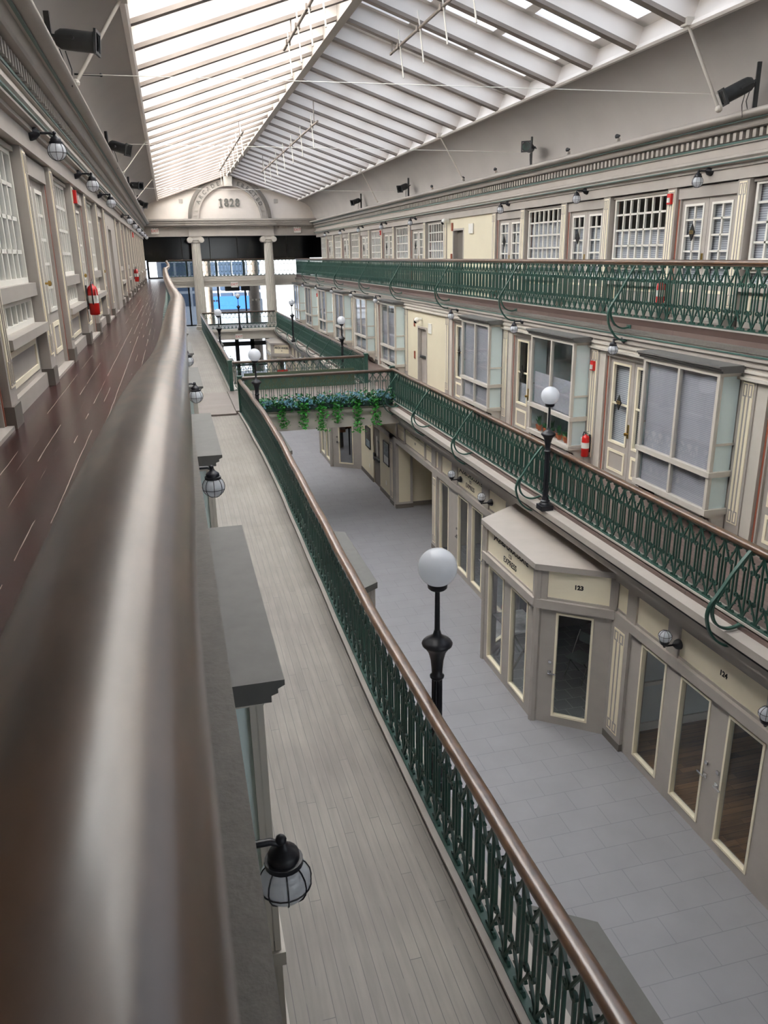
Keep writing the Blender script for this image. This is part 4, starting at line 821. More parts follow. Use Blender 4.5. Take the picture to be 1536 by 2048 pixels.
def brace_mb(s, zb):
    b = MB(); k = 0.042
    def flat(pts):
        vs = []; fs = []; n = len(pts)
        for i, (e, z) in enumerate(pts):
            a = pts[max(i - 1, 0)]; c = pts[min(i + 1, n - 1)]; te, tz = c[0] - a[0], c[1] - a[1]; L = math.hypot(te, tz) or 1; ne, nz = -tz / L * 0.013, te / L * 0.013
            vs += [(s * (e - ne), -k / 2, z - nz), (s * (e - ne), k / 2, z - nz), (s * (e + ne), k / 2, z + nz), (s * (e + ne), -k / 2, z + nz)]
        for i in range(n - 1):
            for q in range(4): fs.append((i * 4 + q, i * 4 + (q + 1) % 4, i * 4 + 4 + (q + 1) % 4, i * 4 + 4 + q))
        fs += [(3, 2, 1, 0), tuple(range(4 * n - 4, 4 * n))]; b.add(vs, fs)
    def sm(p):
        q = [p[0]]
        for a, c in zip(p[:-1], p[1:]): q += [(a[0] * .75 + c[0] * .25, a[1] * .75 + c[1] * .25), (a[0] * .25 + c[0] * .75, a[1] * .25 + c[1] * .75)]
        return q + [p[-1]]
    low = zb > -3
    O = [(0.01, 0.84), (0.19, 0.54), (0.37, 0.25), (0.44, 0.16), (0.46, 0.05), (0.43, -0.12), (0.32, -0.29), (0.20, -0.38), (0.11, -0.40), (0.0, -0.38)] if low else [(0.01, 0.90), (0.22, 0.65), (0.41, 0.36), (0.48, 0.28), (0.51, 0.18), (0.51, 0.09), (0.46, -0.07), (0.37, -0.19), (0.24, -0.28), (0.14, -0.30), (0.02, -0.29)]
    I = [(0.37, 0.24), (0.42, 0.11), (0.40, 0.02), (0.33, -0.11), (0.22, -0.175), (0.11, -0.185), (0.02, -0.16)] if low else [(0.42, 0.33), (0.45, 0.25), (0.455, 0.18), (0.42, 0.06), (0.35, -0.02), (0.24, -0.07), (0.14, -0.07), (0.02, -0.035)]
    flat(sm(sm(O))); flat(sm(sm(I)))
    b.box(*sorted((s * 0.02, s * 0.045)), -0.06, 0.06, *((-0.19, -0.13) if low else (-0.065, -0.005))); return b
def handrail(pts, across=False):
    """moulded wooden rail swept along a line of points (centre of the widest line)"""
    sec = [(-0.055, 0.0), (-0.052, 0.018), (-0.040, 0.032), (-0.018, 0.040), (0.018, 0.040), (0.040, 0.032), (0.052, 0.018), (0.055, 0.0), (0.050, -0.016), (0.030, -0.024), (0.030, -0.042), (-0.030, -0.042), (-0.030, -0.024), (-0.050, -0.016)]
    mb = MB(); n = len(sec); vs = []; fs = []
    for x, y, z in pts:
        for a, h in sec: vs.append((x, y + a, z + h) if across else (x + a, y, z + h))
    for i in range(len(pts) - 1):
        for k in range(n): fs.append((i * n + k, i * n + (k + 1) % n, (i + 1) * n + (k + 1) % n, (i + 1) * n + k))
    fs += [tuple(range(n)), tuple(range((len(pts) - 1) * n, len(pts) * n))]; mb.add(vs, fs); return mb
def railing(label, group, x, y0, y1, zb, zt, s, braces=(), along='y', curve=None, posts=(), near=0.0, fn=None):
    """along y at x (or along x at y=x from y0 to y1)"""
    r = thing('balcony_railing', (0, 0, 0), 0, label, 'railing', group)
    P = (lambda t, z: (x, t, z)) if along == 'y' else (lambda t, z: (t, x, z))
    if curve is None: pts = [P(y0, zt), P(y1, zt)]
    else: pts = curve
    if fn: pts = [P(y0 + (y1 - y0) * i / 120, zt + fn(y0 + (y1 - y0) * i / 120)) for i in range(121)]
    F = fn or (lambda t: 0.0)
    handrail(pts, along == 'x').build('handrail', 'rail_wood' if along == 'y' else 'rail_wood_across', r, smooth=True)
    n = int((y1 - y0) / PITCH); st = (y1 - y0) / n
    def ztop(t):
        if curve is None: return zt
        for a, b in zip(curve[:-1], curve[1:]):
            if a[1] <= t <= b[1]: u = (t - a[1]) / (b[1] - a[1]); return a[2] + u * (b[2] - a[2])
        return curve[-1][2]
    ts = [y0 + st * (i + 0.5) for i in range(n)]; ts.sort(key=lambda t: abs(t - near)); rest = MB()
    ib = MB()
    for a, h in ((0.01, 0.0), ):
        (ib.sagbox(x - 0.02, x + 0.02, y0, y1, zt - 0.055, zt - 0.043, F, 120 if fn else 1) if along == 'y' else ib.box(y0, y1, x - 0.02, x + 0.02, zt - 0.055, zt - 0.043))
    if curve is None: ib.build('top_bar', 'green_iron', r)
    (MB().sagbox(x - 0.03, x + 0.03, y0, y1, zb - 0.001, zb + 0.012, F, 120 if fn else 1) if along == 'y' else MB().box(y0, y1, x - 0.03, x + 0.03, zb - 0.001, zb + 0.012)).build('bottom_bar', 'green_iron', r)
    for i, t in enumerate(ts):
        h = (ztop(t) - 0.045 - zb) / HB
        if i < 100:
            b = bpy.data.objects.new('baluster', MOT); C.objects.link(b); put(b, r); b.location = P(t, zb + F(t)); b.scale = (1, st / PITCH, h)
            if along == 'x': b.rotation_euler = (0, 0, PI / 2)
        else:
            q = MB(); motif(q, False); rest.add([(P(t + v[1] * st / PITCH, zb + v[2] * h)[0] + (v[0] if along == 'y' else 0), P(t + v[1] * st / PITCH, 0)[1] + (v[0] if along == 'x' else 0), zb + F(t) + v[2] * h) for v in q.v], q.f)
    if rest.v: tag(rest.build('baluster_run', 'green_iron', r), kind='stuff')
    bm_ = None
    for t in braces:
        if bm_ is None: o = brace_mb(s, zb).build('brace', 'green_iron', r); bm_ = o.data
        else: o = bpy.data.objects.new('brace', bm_); C.objects.link(o); put(o, r)
        o.location = P(t, zb)
    for t in posts: 
        px, py, _ = P(t, 0); m = MB(); m.box(px - 0.06, px + 0.06, py - 0.06, py + 0.06, zb - 0.05, zt + 0.05); m.box(px - 0.075, px + 0.075, py - 0.075, py + 0.075, zt + 0.05, zt + 0.08); m.build('end_post', 'green_iron', r)
    return r
z3b = Z3 + 0.125; z2b = Z2 + 0.055
NEAR = [(-0.055, -0.8, -0.213), (-0.056, 0.2, -0.214), (-0.057, 0.45, -0.215), (-0.051, 0.75, -0.213), (-0.046, 1.0, -0.216), (-0.042, 1.25, -0.223), (-0.037, 1.66, -0.245), (-0.026, 2.3, -0.285), (-0.014, 3.08, -0.315), (0.004, 4.0, -0.304), (0.026, 5.18, -0.301), (0.040, 6.2, -0.315), (0.047, 7.3, -0.345), (0.044, 8.4, -0.366), (0.030, 9.5, -0.374), (0.012, 10.6, -0.374), (-0.012, 12.0, -0.355), (-0.04, 13.56, -0.329), (-0.065, 16.5, -0.30), (-0.08, 19.9, -0.263), (-0.075, 22, -0.275), (-0.04, 25, -0.30), (0.0, 29, -0.30), (0.0, 33, -0.25), (-0.06, 38, -0.2), (-0.05, 44, -0.18), (-0.05, 50.5, -0.17)]
def smoothline(p, k=4):
    out = []
    for i in range(len(p) - 1):
        a, b, c, d = (Vector(p[max(i - 1, 0)]), Vector(p[i]), Vector(p[i + 1]), Vector(p[min(i + 2, len(p) - 1)]))
        for j in range(k):
            t = j / k; h1 = 2 * t ** 3 - 3 * t ** 2 + 1; h2 = t ** 3 - 2 * t ** 2 + t; h3 = -2 * t ** 3 + 3 * t ** 2; h4 = t ** 3 - t ** 2
            L = c.y - b.y; m1 = (c - a) / max(c.y - a.y, 1e-6) * L; m2 = (d - b) / max(d.y - b.y, 1e-6) * L; out.append(tuple(b * h1 + m1 * h2 + c * h3 + m2 * h4))
    return out + [tuple(p[-1])]
railing('worn wooden handrail with iron railing right beside the camera, wavy along the top gallery', 'long gallery railings', -0.05, -0.8, 50.5, z3b, -0.25, 1, curve=smoothline(NEAR))
railing('green iron railing with wooden rail along the opposite top gallery', 'long gallery railings', 7.65, Y0, 50.5, z3b, -0.20, -1, [2.8, 7.6, 12.36, 17.15, 21.8, 26.7, 31.4, 36.4, 41.1, 45.6], near=12)
railing('green iron railing of the opposite middle gallery, from the near end to the planted bridge', 'long gallery railings', 6.05, Y0, 22.3, z2b, -3.20, -1, [3.4, 6.9, 12.2, 15.6, 18.6, 21.5], posts=(22.3,), near=10)
railing('green iron railing of the opposite middle gallery beyond the bridge', 'long gallery railings', 6.05, 25.6, 48.9, z2b, -3.20, -1, [27.5, 31.5, 34.8, 38.0, 41.0, 45.5], posts=(25.6,), near=25)
railing('dark iron railing with brown handrail on the camera side middle walkway, below the camera', 'long gallery railings', 1.60, Y0, 21.95, z2b, -3.20, 1, posts=(21.95,), near=3.5, fn=sag)
railing('iron railing on the camera side middle walkway, beyond the bridge', 'long gallery railings', 1.60, 25.5, 48.9, z2b, -3.20, 1, posts=(25.5,), near=26)
railing('front railing of the planted bridge, above the flower box', 'crosswise railings', 22.05, 1.68, 5.97, z2b, -3.20, 1, along='x')
railing('rear railing of the bridge, facing the entrance end', 'crosswise railings', 25.55, 1.68, 5.97, z2b, -3.20, 1, along='x')
railing('railing closing the middle gallery at the far end, below the columns', 'crosswise railings', 48.9, 1.67, 5.98, z2b, -3.16, 1, along='x')
railing('railing of the top gallery across the far end, behind the columns', 'crosswise railings', 50.55, 0.02, 7.58, z3b, -0.16, 1, along='x')
# bridge
b = MB(); b.box(1.45, 6.2, 22.0, 25.6, Z2 - 0.12, Z2 + 0.06); struct(b, 'floor', 'boards_cross')
struct(MB().box(0.0, 1.45, 21.9, 25.6, Z2 - 0.1, Z2 + 0.012), 'floor', 'boards_cross')
e = MB()
for z0, z1, d in ((Z2 - 0.06, Z2 + 0.02, 0.14), (Z2 - 0.14, Z2 - 0.06, 0.20), (Z2 - 0.22, Z2 - 0.14, 0.12), (Z2 - 0.60, Z2 - 0.22, 0.05)): e.box(1.5, 6.15, 22.0 - d, 22.0 + 0.1, z0, z1); e.box(1.5, 6.15, 25.5, 25.6 + d, z0, z1)
e.box(1.5, 6.15, 22.1, 25.5, Z2 - 0.3, Z2 - 0.2); struct(e, trim(), 'taupe_light')
tag(MB().box(2.0, 5.6, 25.38, 25.41, z2b, z2b + 0.55).build('bridge_panel', 'green_panel'), 'olive green board standing behind the rear bridge railing', 'board')
# planter with flowers and ivy
pl = thing('flower_box', (3.95, 21.80, Z2 + 0.02), 0, 'long dark green flower box with blue blooms and trailing ivy on the bridge front', 'planter')
bx = MB(); bx.box(-1.95, 1.95, -0.11, 0.11, 0.0, 0.02)
for y in (-0.11, 0.095): bx.box(-1.95, 1.95, y, y + 0.015, 0.0, 0.22)
for x in (-1.95, 1.935): bx.box(x, x + 0.015, -0.11, 0.11, 0.0, 0.22)
bx.build('box', 'planter_green', pl); MB().box(-1.93, 1.93, -0.095, 0.095, 0.02, 0.19).build('soil', 'soil', pl)
def leafy(n, area, size, drop=0.0):
    mb = MB()
    for i in range(n):
        c = Vector(area()); a = Euler((random.uniform(-1.0, 1.0), random.uniform(-1, 1), random.uniform(0, 6.28))).to_matrix(); sz = size * random.uniform(0.7, 1.3)
        pts = [(0, -0.5, 0), (0.45, -0.15, 0.06), (0.28, 0.15, 0.03), (0, 0.6, -0.05), (-0.28, 0.15, 0.03), (-0.45, -0.15, 0.06), (0, 0, -0.06)]
        vs = [tuple(c + a @ (Vector(p) * sz)) for p in pts]; mb.add(vs, [(0, 1, 6), (1, 2, 6), (2, 3, 6), (3, 4, 6), (4, 5, 6), (5, 0, 6)])
    return mb
def nb(mb, name, m):   # open leaf blades: no normal recalculation needed
    me = bpy.data.meshes.new(name); me.from_pydata(mb.v, [], mb.f); me.materials.append(M[m]); o = bpy.data.objects.new(name, me); C.objects.link(o); return o
def potin(o): put(o, pl); o.matrix_local = Matrix.Translation(-Vector(pl.location)); return o
fol = potin(nb(leafy(1500, lambda: (3.95 + random.uniform(-2.0, 2.0), 21.72 + random.gauss(0, 0.08), Z2 + 0.26 + random.gauss(0, 0.09)), 0.075), 'foliage', 'leaf_dark')); tag(fol, kind='stuff')
clus = [(-1.6, .2), (-1.15, .22), (-1.0, .12), (-0.7, .26), (-0.45, .15), (-0.15, .28), (0.1, .2), (0.4, .3), (0.55, .18), (0.85, .3), (1.1, .16), (1.5, .3), (1.75, .2)]
for i, (dx, dz) in enumerate(clus):
    mb = MB()
    for j in range(30):
        c = Vector((3.95 + dx, 21.60, Z2 + 0.08 + dz)) + Vector((random.gauss(0, .09), random.gauss(0, .04), random.gauss(0, .055))); a = Euler((random.uniform(0.4, 2.2), random.uniform(-.6, .6), random.uniform(0, 6.28))).to_matrix(); sz = random.uniform(.028, .05)
        pts = [(0, 0, 0)] + [(sz * (1 if q % 2 else 0.55) * math.cos(q * PI / 5), sz * (1 if q % 2 else 0.55) * math.sin(q * PI / 5), 0.012) for q in range(10)]
        mb.add([tuple(c + a @ Vector(p)) for p in pts], [(0, q, q % 10 + 1) for q in range(1, 11)])
    potin(nb(mb, 'bloom', 'bloom_blue'))
for i, (x, L) in enumerate(((2.72, .55), (3.3, .62), (3.8, .72), (4.25, .5), (4.85, .82), (5.38, .68))):
    mb = leafy(int(260 * L), lambda: (x + random.gauss(0, 0.07), 21.64 + random.gauss(0, 0.03), Z2 + 0.22 - random.uniform(0, L + 0.12)), 0.07)
    potin(nb(mb, 'ivy_strand', 'leaf'))

# ================================================================== LAMP POSTS
def lamp():
    r = thing('lamp_post')
    MB().box(-0.11, 0.11, -0.11, 0.11, 0, 0.09).build('base', 'black_iron', r, bevel=0.008)
    MB().lathe([(0.10, 0.09), (0.10, 0.11), (0.075, 0.135), (0.085, 0.16), (0.06, 0.18), (0.062, 0.205), (0.05, 0.22), (0.05, 0.25)], n=24).build('base_mouldings', 'black_iron', r, smooth=True)
    MB().lathe([(0.046, 0.22), (0.043, 1.02)], n=48, flute=12, fd=0.14).build('shaft', 'black_iron', r, smooth=True)
    MB().lathe([(0.042, 1.0), (0.056, 1.015), (0.058, 1.03), (0.042, 1.045), (0.045, 1.10), (0.052, 1.17), (0.07, 1.24), (0.10, 1.285), (0.118, 1.30), (0.122, 1.315), (0.115, 1.33), (0.10, 1.345), (0.065, 1.365), (0.035, 1.39), (0.024, 1.43)], n=28).build('urn', 'black_iron', r, smooth=True)
    MB().lathe([(0.022, 1.42), (0.019, 1.76), (0.06, 1.775), (0.075, 1.79), (0.078, 1.83), (0.068, 1.835)], n=24).build('rod', 'black_iron', r, smooth=True)
    MB().ball((0, 0, 1.955), 0.15, 36, 22).build('globe', 'opal', r, smooth=True); return r
LP = lamp(); first = True
for x, y, z, lab in ((1.76, 5.24, -4.22, 'black lamp post with large white globe, nearest, just past the dark railing'), (5.84, 11.66, -4.20, 'black lamp post on the opposite ledge, before the window full of potted plants'), (1.76, 18.8, -4.16, 'black lamp post at the camera side corner of the planted bridge'),
                     (5.84, 28.4, -4.20, 'black lamp post on the opposite ledge just past the bridge'), (1.76, 33.3, -4.1, 'black lamp post by the camera side walkway, between bridge and columns'), (5.84, 40.7, -4.20, 'black lamp post on the opposite ledge, farthest from the camera there'), (3.8, 48.62, -4.15, 'black lamp post in the middle of the far end railing, between the columns')):
    o = LP if first else dup(LP, (x, y, z)); first = False; o.location = (x, y, z); tag(o, lab, 'lamp post', 'globe lamp posts along the balconies')

# ================================================================== STAGE SPOTLIGHTS on the cornices
def spot(gel):
    r = thing('stage_spotlight'); ax = 0.0
    MB().box(-0.03, 0.03, -0.018, 0.018, 0, 0.62).build('pole', 'dark_metal', r)
    MB().lathe([(0.02, -0.02), (0.07, 0.0), (0.10, 0.05), (0.105, 0.12), (0.105, 0.40), (0.112, 0.40), (0.112, 0.43), (0.09, 0.43)], (0, 0, 0), 24, 'x').build('housing', 'dark_metal', r, smooth=True)
    MB().frame(0.42, 0.445, -0.12, 0.12, -0.12, 0.12, 0.03).build('gel_frame', 'dark_metal', r)
    MB().lathe([(0.088, 0.425), (0.088, 0.43)], (0, 0, 0), 24, 'x').build('lens', gel, r)
    y = MB()
    for sg in (-1, 1): y.bar((-0.04, sg * 0.125, 0.0), (0.2, sg * 0.125, 0.0), 0.006, 0.03, (0, 0, 1)); y.lathe([(0.02, sg * 0.11), (0.02, sg * 0.16)], (0.2, 0, 0), 10, 'y')
    y.bar((-0.04, -0.125, 0), (-0.04, 0.125, 0), 0.03, 0.006); y.build('yoke', 'dark_metal', r)
    MB().tube([(0.02, 0, -0.1), (0.06, 0.0, -0.25), (0.03, 0.02, -0.38), (0.1, 0.03, -0.47), (0.12, 0.02, -0.3), (0.08, 0.0, -0.12)], 0.006, 6).build('cable', 'black_iron', r, smooth=True)
    return r
SPT = {'d': spot('dark_tint'), 'g': spot('gel_green')}; used = set()
def put_spot(x, y, z, yaw, tilt, lab, g='d'):
    """x,y,z = where the pole stands; yaw = aim"""
    src = SPT[g]; o = src if g not in used else dup(src, (x, y, z)); used.add(g); tag(o, lab, 'stage light', 'stage lights on the cornices'); o.location = (x, y, z + 0.36)
    o.rotation_euler = (0, 0, 0)
    Rm = Matrix.Rotation(yaw, 4, 'Z') @ Matrix.Rotation(tilt, 4, 'Y')
    for ch in kids(o):
        n = ch.name.split('.')[0]
        if n == 'pole': ch.matrix_local = Matrix.Rotation(yaw, 4, 'Z') @ Matrix.Translation((-0.07, 0, -0.36))
        elif n == 'cable': ch.matrix_local = Matrix.Rotation(yaw, 4, 'Z') @ Matrix.Translation((0, 0, 0))
        else: ch.matrix_local = Rm
for i, (y, yaw, tl) in enumerate(((10.35, -0.15, 0.10), (19.1, -0.5, 0.3), (29.2, -0.7, 0.1), (37.5, -0.9, 0.4))): put_spot(-0.95, y, 1.94, yaw, tl, 'black stage light on the cornice above the handrail side, %s from the camera' % ORD[i])
put_spot(8.52, 11.05, 1.94, PI - 0.35, 0.45, 'black stage light on the opposite cornice, nearest the camera', 'd')
put_spot(8.52, 18.65, 1.94, PI + 0.9, 0.0, 'stage light with a green filter on the opposite cornice', 'g')
put_spot(8.52, 29.0, 1.94, PI + 0.6, 0.3, 'black stage light on the opposite cornice, second beyond the green one', 'd')
put_spot(8.52, 36.5, 1.94, PI + 0.4, 0.3, 'black stage light on the opposite cornice, farthest from the camera', 'd')

# ================================================================== OVERHEAD: banner frames, struts, wires
def banner(x, y0, y1, z, n, lab):
    r = thing('banner_frame', (0, 0, 0), 0, lab, 'banner frame', 'banner frames below the skylights')
    MB().tube([(x, y0, z), (x, y1, z)], 0.028, 8).build('pipe', 'rafter_edge', r, smooth=True)
    zr = EZ + (EX - abs(x - CX)) * (RZ - EZ) / EX
    for k in range(n):
        y = y0 + (k + 0.5) * (y1 - y0) / n
        MB().tube([(x, y - 0.3, z - 0.62), (x, y + 0.05, z + 0.30)], 0.014, 6).build('rod', 'taupe_light', r, smooth=True)
        MB().box(x - 0.045, x + 0.045, y - 0.05, y + 0.05, z - 0.045, z + 0.045).build('clamp', 'rafter_edge', r)
    rs = [q for q in YR if y0 + 0.1 < q < y1 - 0.1]
    for y in (rs[0], rs[-1]): MB().tube([(x, y, z), (x, y, zr + 0.05)], 0.014, 6).build('hanger', 'rafter_edge', r, smooth=True)
banner(2.56, 12.6, 17.1, 3.78, 4, 'banner pipe with hanging rods under the bright slope, nearer the camera'); banner(4.86, 12.4, 17.7, 3.92, 4, 'banner pipe with hanging rods under the shady slope, nearer the camera')
banner(2.6, 26.5, 38.8, 3.62, 7, 'banner pipe with hanging rods under the bright slope, nearer the arch'); banner(4.5, 24.3, 38.8, 3.62, 7, 'banner pipe with hanging rods under the shady slope, nearer the arch')
def strut(p, q, r_, lab, m='taupe_light'):
    o = thing('roof_strut', (0, 0, 0), 0, lab, 'strut', 'slanting roof struts'); MB().tube([p, q], r_, 8).build('rod', m, o, smooth=True); MB().ball(q, r_ * 2.2, 10, 6).build('end_joint', m, o); MB().box(p[0] - 0.06, p[0] + 0.06, p[1] - 0.08, p[1] + 0.08, p[2] - 0.05, p[2] + 0.06).build('bracket', m, o)
strut((7.78, 11.7, 3.18), (8.36, 11.55, 2.02), 0.025, 'pale slanting strut from the shady roof edge to the opposite cornice, nearest the camera')
strut((7.78, 23.2, 3.16), (8.38, 22.9, 2.0), 0.018, 'pale slanting strut from the shady roof edge to the cornice, middle of the hall')
strut((7.78, 33.0, 3.16), (8.38, 32.8, 2.0), 0.018, 'pale slanting strut from the shady roof edge to the cornice, nearer the arch')
strut((-0.24, 11.6, 3.06), (-0.88, 11.35, 2.05), 0.022, 'pale slanting strut from the bright roof edge, behind the first stage light')
strut((-0.28, 24.8, 3.08), (-0.88, 22.9, 2.1), 0.014, 'thin slanting strut from the bright roof edge to the near cornice, middle of the hall')
strut((-0.30, 36.0, 3.06), (-0.88, 31.3, 2.0), 0.014, 'thin slanting strut from the bright roof edge to the near cornice, nearer the arch')
for i, (p, q) in enumerate((((-1.0, 12.8, 2.42), (8.6, 11.8, 2.27)), ((-1.0, 20.3, 2.46), (8.6, 19.3, 2.3)), ((-1.0, 31.0, 2.35), (8.6, 31.0, 2.25)))):
    o = thing('tie_wire', (0, 0, 0), 0, 'thin pale wire stretched across the hall between the cornices, %s from the camera' % ORD[i], 'wire', 'wires across the hall'); MB().tube([p, q], 0.005, 5).build('wire', 'pale_plastic', o)
    MB().tube([p, (p[0] + 0.35, p[1], p[2] - 0.005)], 0.012, 6).ball((p[0] + 0.35, p[1], p[2]), 0.025, 10, 6).build('eye_bolt', 'dark_metal', o)

# ================================================================== SMALL THINGS
put_alarm(XR3, 13.3, 0.85, PI, 'red strobe alarm high beside a pilaster of the opposite top gallery, near the camera'); put_alarm(XR3, 34.1, 0.85, PI, 'red strobe alarm of the opposite top gallery, beyond the cream wall')
put_alarm(XL3, 12.97, 0.86, 0, 'red strobe alarm on the handrail side wall, above the red extinguisher'); put_alarm(XL3, 33.72, 0.86, 0, 'red strobe alarm on the handrail side wall, far along'); put_alarm(XR2, 13.51, -2.08, PI, 'red strobe alarm of the middle gallery, above the extinguisher'); put_alarm(XR2, 43.33, -2.05, PI, 'red strobe alarm at the far end of the middle gallery')
put_ext(XL3 + 0.12, 12.85, -0.80, 0, 'red extinguisher on the handrail side wall, nearest the camera'); put_ext(XL3 + 0.12, 30.6, -0.80, 0, 'small red extinguisher far along the handrail side wall')
put_ext(XR2 - 0.12, 13.44, -3.83, PI, 'red extinguisher on the middle gallery pilaster beside the plant window'); put_ext(XR3 - 0.12, 13.2, -1.0, PI, 'red extinguisher seen through the opposite top gallery railing')
def exit_board(x, y, z, lab, w_=0.42):
    o = thing('exit_sign', (x, y, z), 0, lab, 'exit sign', 'exit signs on the far end'); MB().box(-w_ / 2, w_ / 2, -0.05, 0.0, -0.16, 0.16).build('box', 'pale_plastic', o); text('lettering', 'EXIT', 0.2, 'red_paint', (0, -0.052, 0), (PI / 2, 0, 0), o, ext=0.002)
exit_board(-0.55, YE - 0.05, 1.46, 'pale exit sign on the frieze left of the columns, above the handrail gallery'); exit_board(7.7, YE - 0.05, 1.46, 'pale exit sign on the frieze beside the opposite top gallery'); exit_board(3.8, 50.38, -1.62, 'pale exit sign under the far top gallery, between the columns'); exit_board(3.72, 48.70, -4.58, 'pale exit sign below the far middle landing')
def plate(x, y, z, lab, m, w_, h_, cat): return tag(MB().box(x - 0.03, x, y - w_ / 2, y + w_ / 2, z - h_ / 2, z + h_ / 2).build('wall_sign' if cat != 'notice' else 'notice_board', m, None), lab, cat)
plate(XR3 + 0.02, 23.4, 0.68, 'white notice box beside the door of the opposite top gallery', 'pale_plastic', 0.36, 0.28, 'notice'); plate(XR2 + 0.02, 23.65, -2.22, 'white notice box beside the service door of the middle gallery', 'pale_plastic', 0.3, 0.3, 'notice')
for x, y, z, lab in ((XR3 + 0.02, 25.1, 0.78, 'small red sign high on the cream wall of the top gallery'), (XR3 + 0.02, 25.15, -0.15, 'small red sign low on the cream wall of the top gallery'), (XR2 + 0.02, 25.3, -2.16, 'small red sign high on the cream wall of the middle gallery'), (XR2 + 0.02, 25.3, -3.2, 'small red sign low on the cream wall of the middle gallery')): plate(x, y, z, lab, 'rust_line', 0.10, 0.24, 'sign')
for x, y, z, lab in ((XR3, 25.4, 0.98, 'white dome camera above the cream wall of the top gallery'), (XR2, 24.5, -2.0, 'white dome camera above the service door of the middle gallery')):
    o = thing('security_camera', (x, y, z), PI, lab, 'camera'); MB().lathe([(0.05, 0), (0.05, 0.1), (0.03, 0.12)], n=12, axis='x').build('mount', 'pale_plastic', o); MB().ball((0.16, 0, -0.02), 0.09, 16, 10).build('dome', 'pale_plastic', o, smooth=True); MB().ball((0.2, 0, -0.06), 0.06, 14, 8).build('lens', 'dark_tint', o, smooth=True)
for i, y in enumerate((14.6, 16.6, 20.6, 23.0, 25.9)):
    o = thing('cornice_fitting', (8.45, y, 1.95), 0, 'small dark clip standing on the opposite cornice, %s from the camera' % ORD[i], 'clip', 'clips on the cornice'); MB().box(-0.03, 0.03, -0.03, 0.03, 0, 0.05).build('foot', 'taupe', o); MB().lathe([(0.015, -0.05), (0.045, 0.05)], (0, 0, 0.09), 10, 'y').build('head', 'dark_metal', o)
# plants in the bay window and behind it
def pot(x, y, z, r_, h, kind, lab, glaze='terracotta'):
    o = thing('potted_plant', (x, y, z), random.uniform(0, 6), lab, 'potted plant', 'potted plants on the bay window sill')
    MB().lathe([(r_ * 0.68, 0), (r_ * 0.92, h * 0.75), (r_, h * 0.76), (r_, h), (r_ * 0.85, h), (r_ * 0.8, h * 0.9)], n=18).build('pot', glaze, o, smooth=True)
    mb = MB()
    if kind == 0:
        for k in range(9): a = k * 0.7; mb.tube([(0, 0, h * 0.9), (0.03 * math.cos(a), 0.03 * math.sin(a), h + 0.06), (0.07 * math.cos(a), 0.07 * math.sin(a), h + 0.10 + 0.02 * (k % 3))], [0.007, 0.007, 0.002], 5)
    elif kind == 1:
        for k in range(3): mb.tube([(0.02 * (k - 1), 0, h * 0.9), (0.03 * (k - 1), 0.01, h + 0.14), (0.05 * (k - 1), 0.02, h + 0.2)], [0.016, 0.015, 0.006], 7)
    else:
        mb.ball((0, 0, h + 0.03), 0.05, 10, 7)
        for k in range(14): a = k * 2.4; mb.tube([(0, 0, h + 0.02), (0.07 * math.cos(a), 0.07 * math.sin(a), h + 0.05 + 0.01 * (k % 5))], [0.012, 0.003], 5)
    mb.build('leaves', 'leaf_dark', o, smooth=True)
yb = P2(1) + 1.11
for i in range(11):
    y = yb + 0.78 - i * 0.155; pot(XR2 - 0.18 - 0.05 * (i % 2), y, Z2 + 0.475, 0.055 + 0.012 * (i % 3 == 0), 0.10 + 0.02 * (i % 4 == 1), i % 3, 'small potted plant on the bay window sill, %s from the door side' % ORD[i], 'orange_glaze' if i == 8 else 'terracotta')
hp = thing('hanging_plant', (XR2 + 0.25, yb - 0.35, Z2 + 1.72), 0, 'plant in a terracotta pot hanging behind the bay window', 'hanging plant'); MB().lathe([(0.08, 0), (0.11, 0.16), (0.12, 0.17), (0.12, 0.2), (0.1, 0.2)], n=18).build('pot', 'terracotta', hp, smooth=True); mb = MB()
for k in range(10): a = k * 0.63; mb.tube([(0, 0, 0.2), (0.14 * math.cos(a), 0.14 * math.sin(a), 0.26), (0.18 * math.cos(a), 0.18 * math.sin(a), 0.0 - 0.03 * (k % 3))], [0.01, 0.008, 0.003], 5)
mb.build('leaves', 'leaf_dark', hp, smooth=True)
struct(MB().box(XR2 + 0.02, XR2 + 1.2, yb + 0.90, yb + 0.95, Z2, Z2 + 2.4), 'wall_shop', 'cyan_panel')
# number plates at the doors that show one
text('plaque_number', '321', 0.085, 'gold', (XR3 + 0.066, 12.35 + 0.37, Z3 + 1.5), (PI / 2, 0, -PI / 2), None, ext=0.001)
o = bpy.data.objects['plaque_number']; tag(o, 'gold number 321 on the dark door plaque of the top gallery', 'number')
text('plaque_number', '223', 0.085, 'gold', (XR2 + 0.066, P2(0) + 3.03 + 0.40, Z2 + 1.5), (PI / 2, 0, -PI / 2), None, ext=0.001)
tag(bpy.data.objects['plaque_number.001'], 'gold number on the dark door plaque beside the nearest bay window', 'number')
fp = thing('flowering_plant', (2.9, 50.6, ZG), 0, 'flowering shrub in a pot beside the glass entrance doors', 'plant'); MB().lathe([(0.22, 0), (0.3, 0.5), (0.26, 0.5)], n=18).build('pot', 'dark_metal', fp, smooth=True)
mb = leafy(260, lambda: (random.gauss(0, .28), random.gauss(0, .2), 1.05 + random.gauss(0, .3)), 0.14); o = nb(mb, 'foliage', 'leaf'); put(o, fp)
mb = MB()
for k in range(24): mb.ball((random.gauss(0, .3), random.gauss(-.1, .18), 1.15 + random.gauss(0, .28)), 0.045, 7, 5)
mb.build('blossoms', 'blossom_pink', fp)
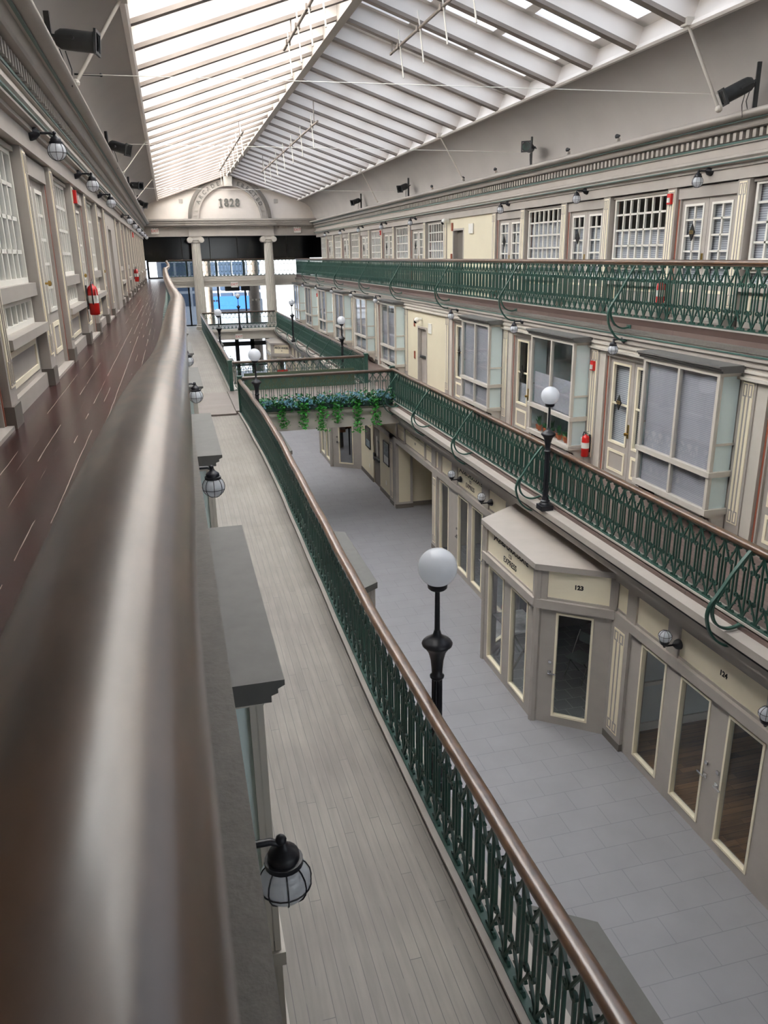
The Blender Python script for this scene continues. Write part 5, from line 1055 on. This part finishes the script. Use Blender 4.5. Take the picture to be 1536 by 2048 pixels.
# unused library copies are never left lying about
for src in (PIL, DOR, DORD, WIN, WIN2, WIN0, BAY, BAYH, BAYT, DR2, DR2D, DR2B, PI2):
    if src.session_uid not in firsts:
        for ch in kids(src):
            for g in kids(ch): bpy.data.objects.remove(g)
            bpy.data.objects.remove(ch)
        bpy.data.objects.remove(src)

# ---------------------------------------------------------------- counted descriptions run over what the frame shows
def seen(o, dz=0.0):
    p = Vector(o.location) + Vector((0, 0, dz)); zc = p.dot(FWD)
    if zc <= 0.1: return False
    return -0.02 < p.dot(RIGHT) / zc * 1566.97 / 1536 + 0.5 < 1.02 and -0.02 < p.dot(DOWN) / zc * 1566.97 / 2048 + 0.5 < 1.02
def drop(o):
    for ch in kids(o):
        for g in kids(ch): bpy.data.objects.remove(g)
        bpy.data.objects.remove(ch)
    bpy.data.objects.remove(o)
sc_txt = {'caged globe sconces of the top gallery, near wall': 'caged globe wall light on the handrail side wall, %s from the camera end', 'caged globe sconces of the top gallery, opposite wall': 'caged globe wall light on the opposite top gallery, %s from the camera end',
          'caged globe sconces of the middle gallery': 'caged globe wall light on the opposite middle gallery, %s from the camera end'}
for g, t in sc_txt.items():
    i = 0
    for o in sorted([q for q in bpy.data.objects if q.parent is None and q.get('group') == g], key=lambda q: q.location.y):
        if not seen(o, -0.1): drop(o); continue
        o['label'] = t % ORD[i]; i += 1
fam = {}
for o in list(bpy.data.objects):
    if o.parent is None and o.get('kind') == 'structure' and not o.get('label') and o.name.split('_')[0] in ('door', 'window') and o.type == 'EMPTY':
        fam.setdefault((o.name.split('_')[0], round(o.location.x, 1), round(o.location.z, 0)), []).append(o)
for (k, x, z), os_ in fam.items():
    where = ('opposite ' if x > 4 else 'camera side ') + ('top' if z > -2 else 'middle') + ' gallery'; i = 0
    what = 'glazed double door' if k == 'door' else ('many-paned window with white bars' if z > -2 else 'projecting bay window')
    for o in sorted(os_, key=lambda q: q.location.y):
        if not seen(o, 1.5): continue
        tag(o, '%s of the %s, %s from the camera end' % (what, where, ORD[i]), k, '%ss of the %s' % (k, where)); i += 1
# lettering becomes plain meshes
dg = bpy.context.evaluated_depsgraph_get(); dg.update()
for o in TEXTS:
    me = bpy.data.meshes.new_from_object(o.evaluated_get(dg)); nm = o.name
    n2 = bpy.data.objects.new('t', me); C.objects.link(n2); n2.matrix_local = o.matrix_local.copy(); n2.rotation_euler = o.rotation_euler; n2.location = o.location; n2.scale = o.scale
    if o.parent: put(n2, o.parent)
    for k in o.keys():
        if k in ('label', 'category', 'group', 'kind'): n2[k] = o[k]
    bpy.data.objects.remove(o); n2.name = nm
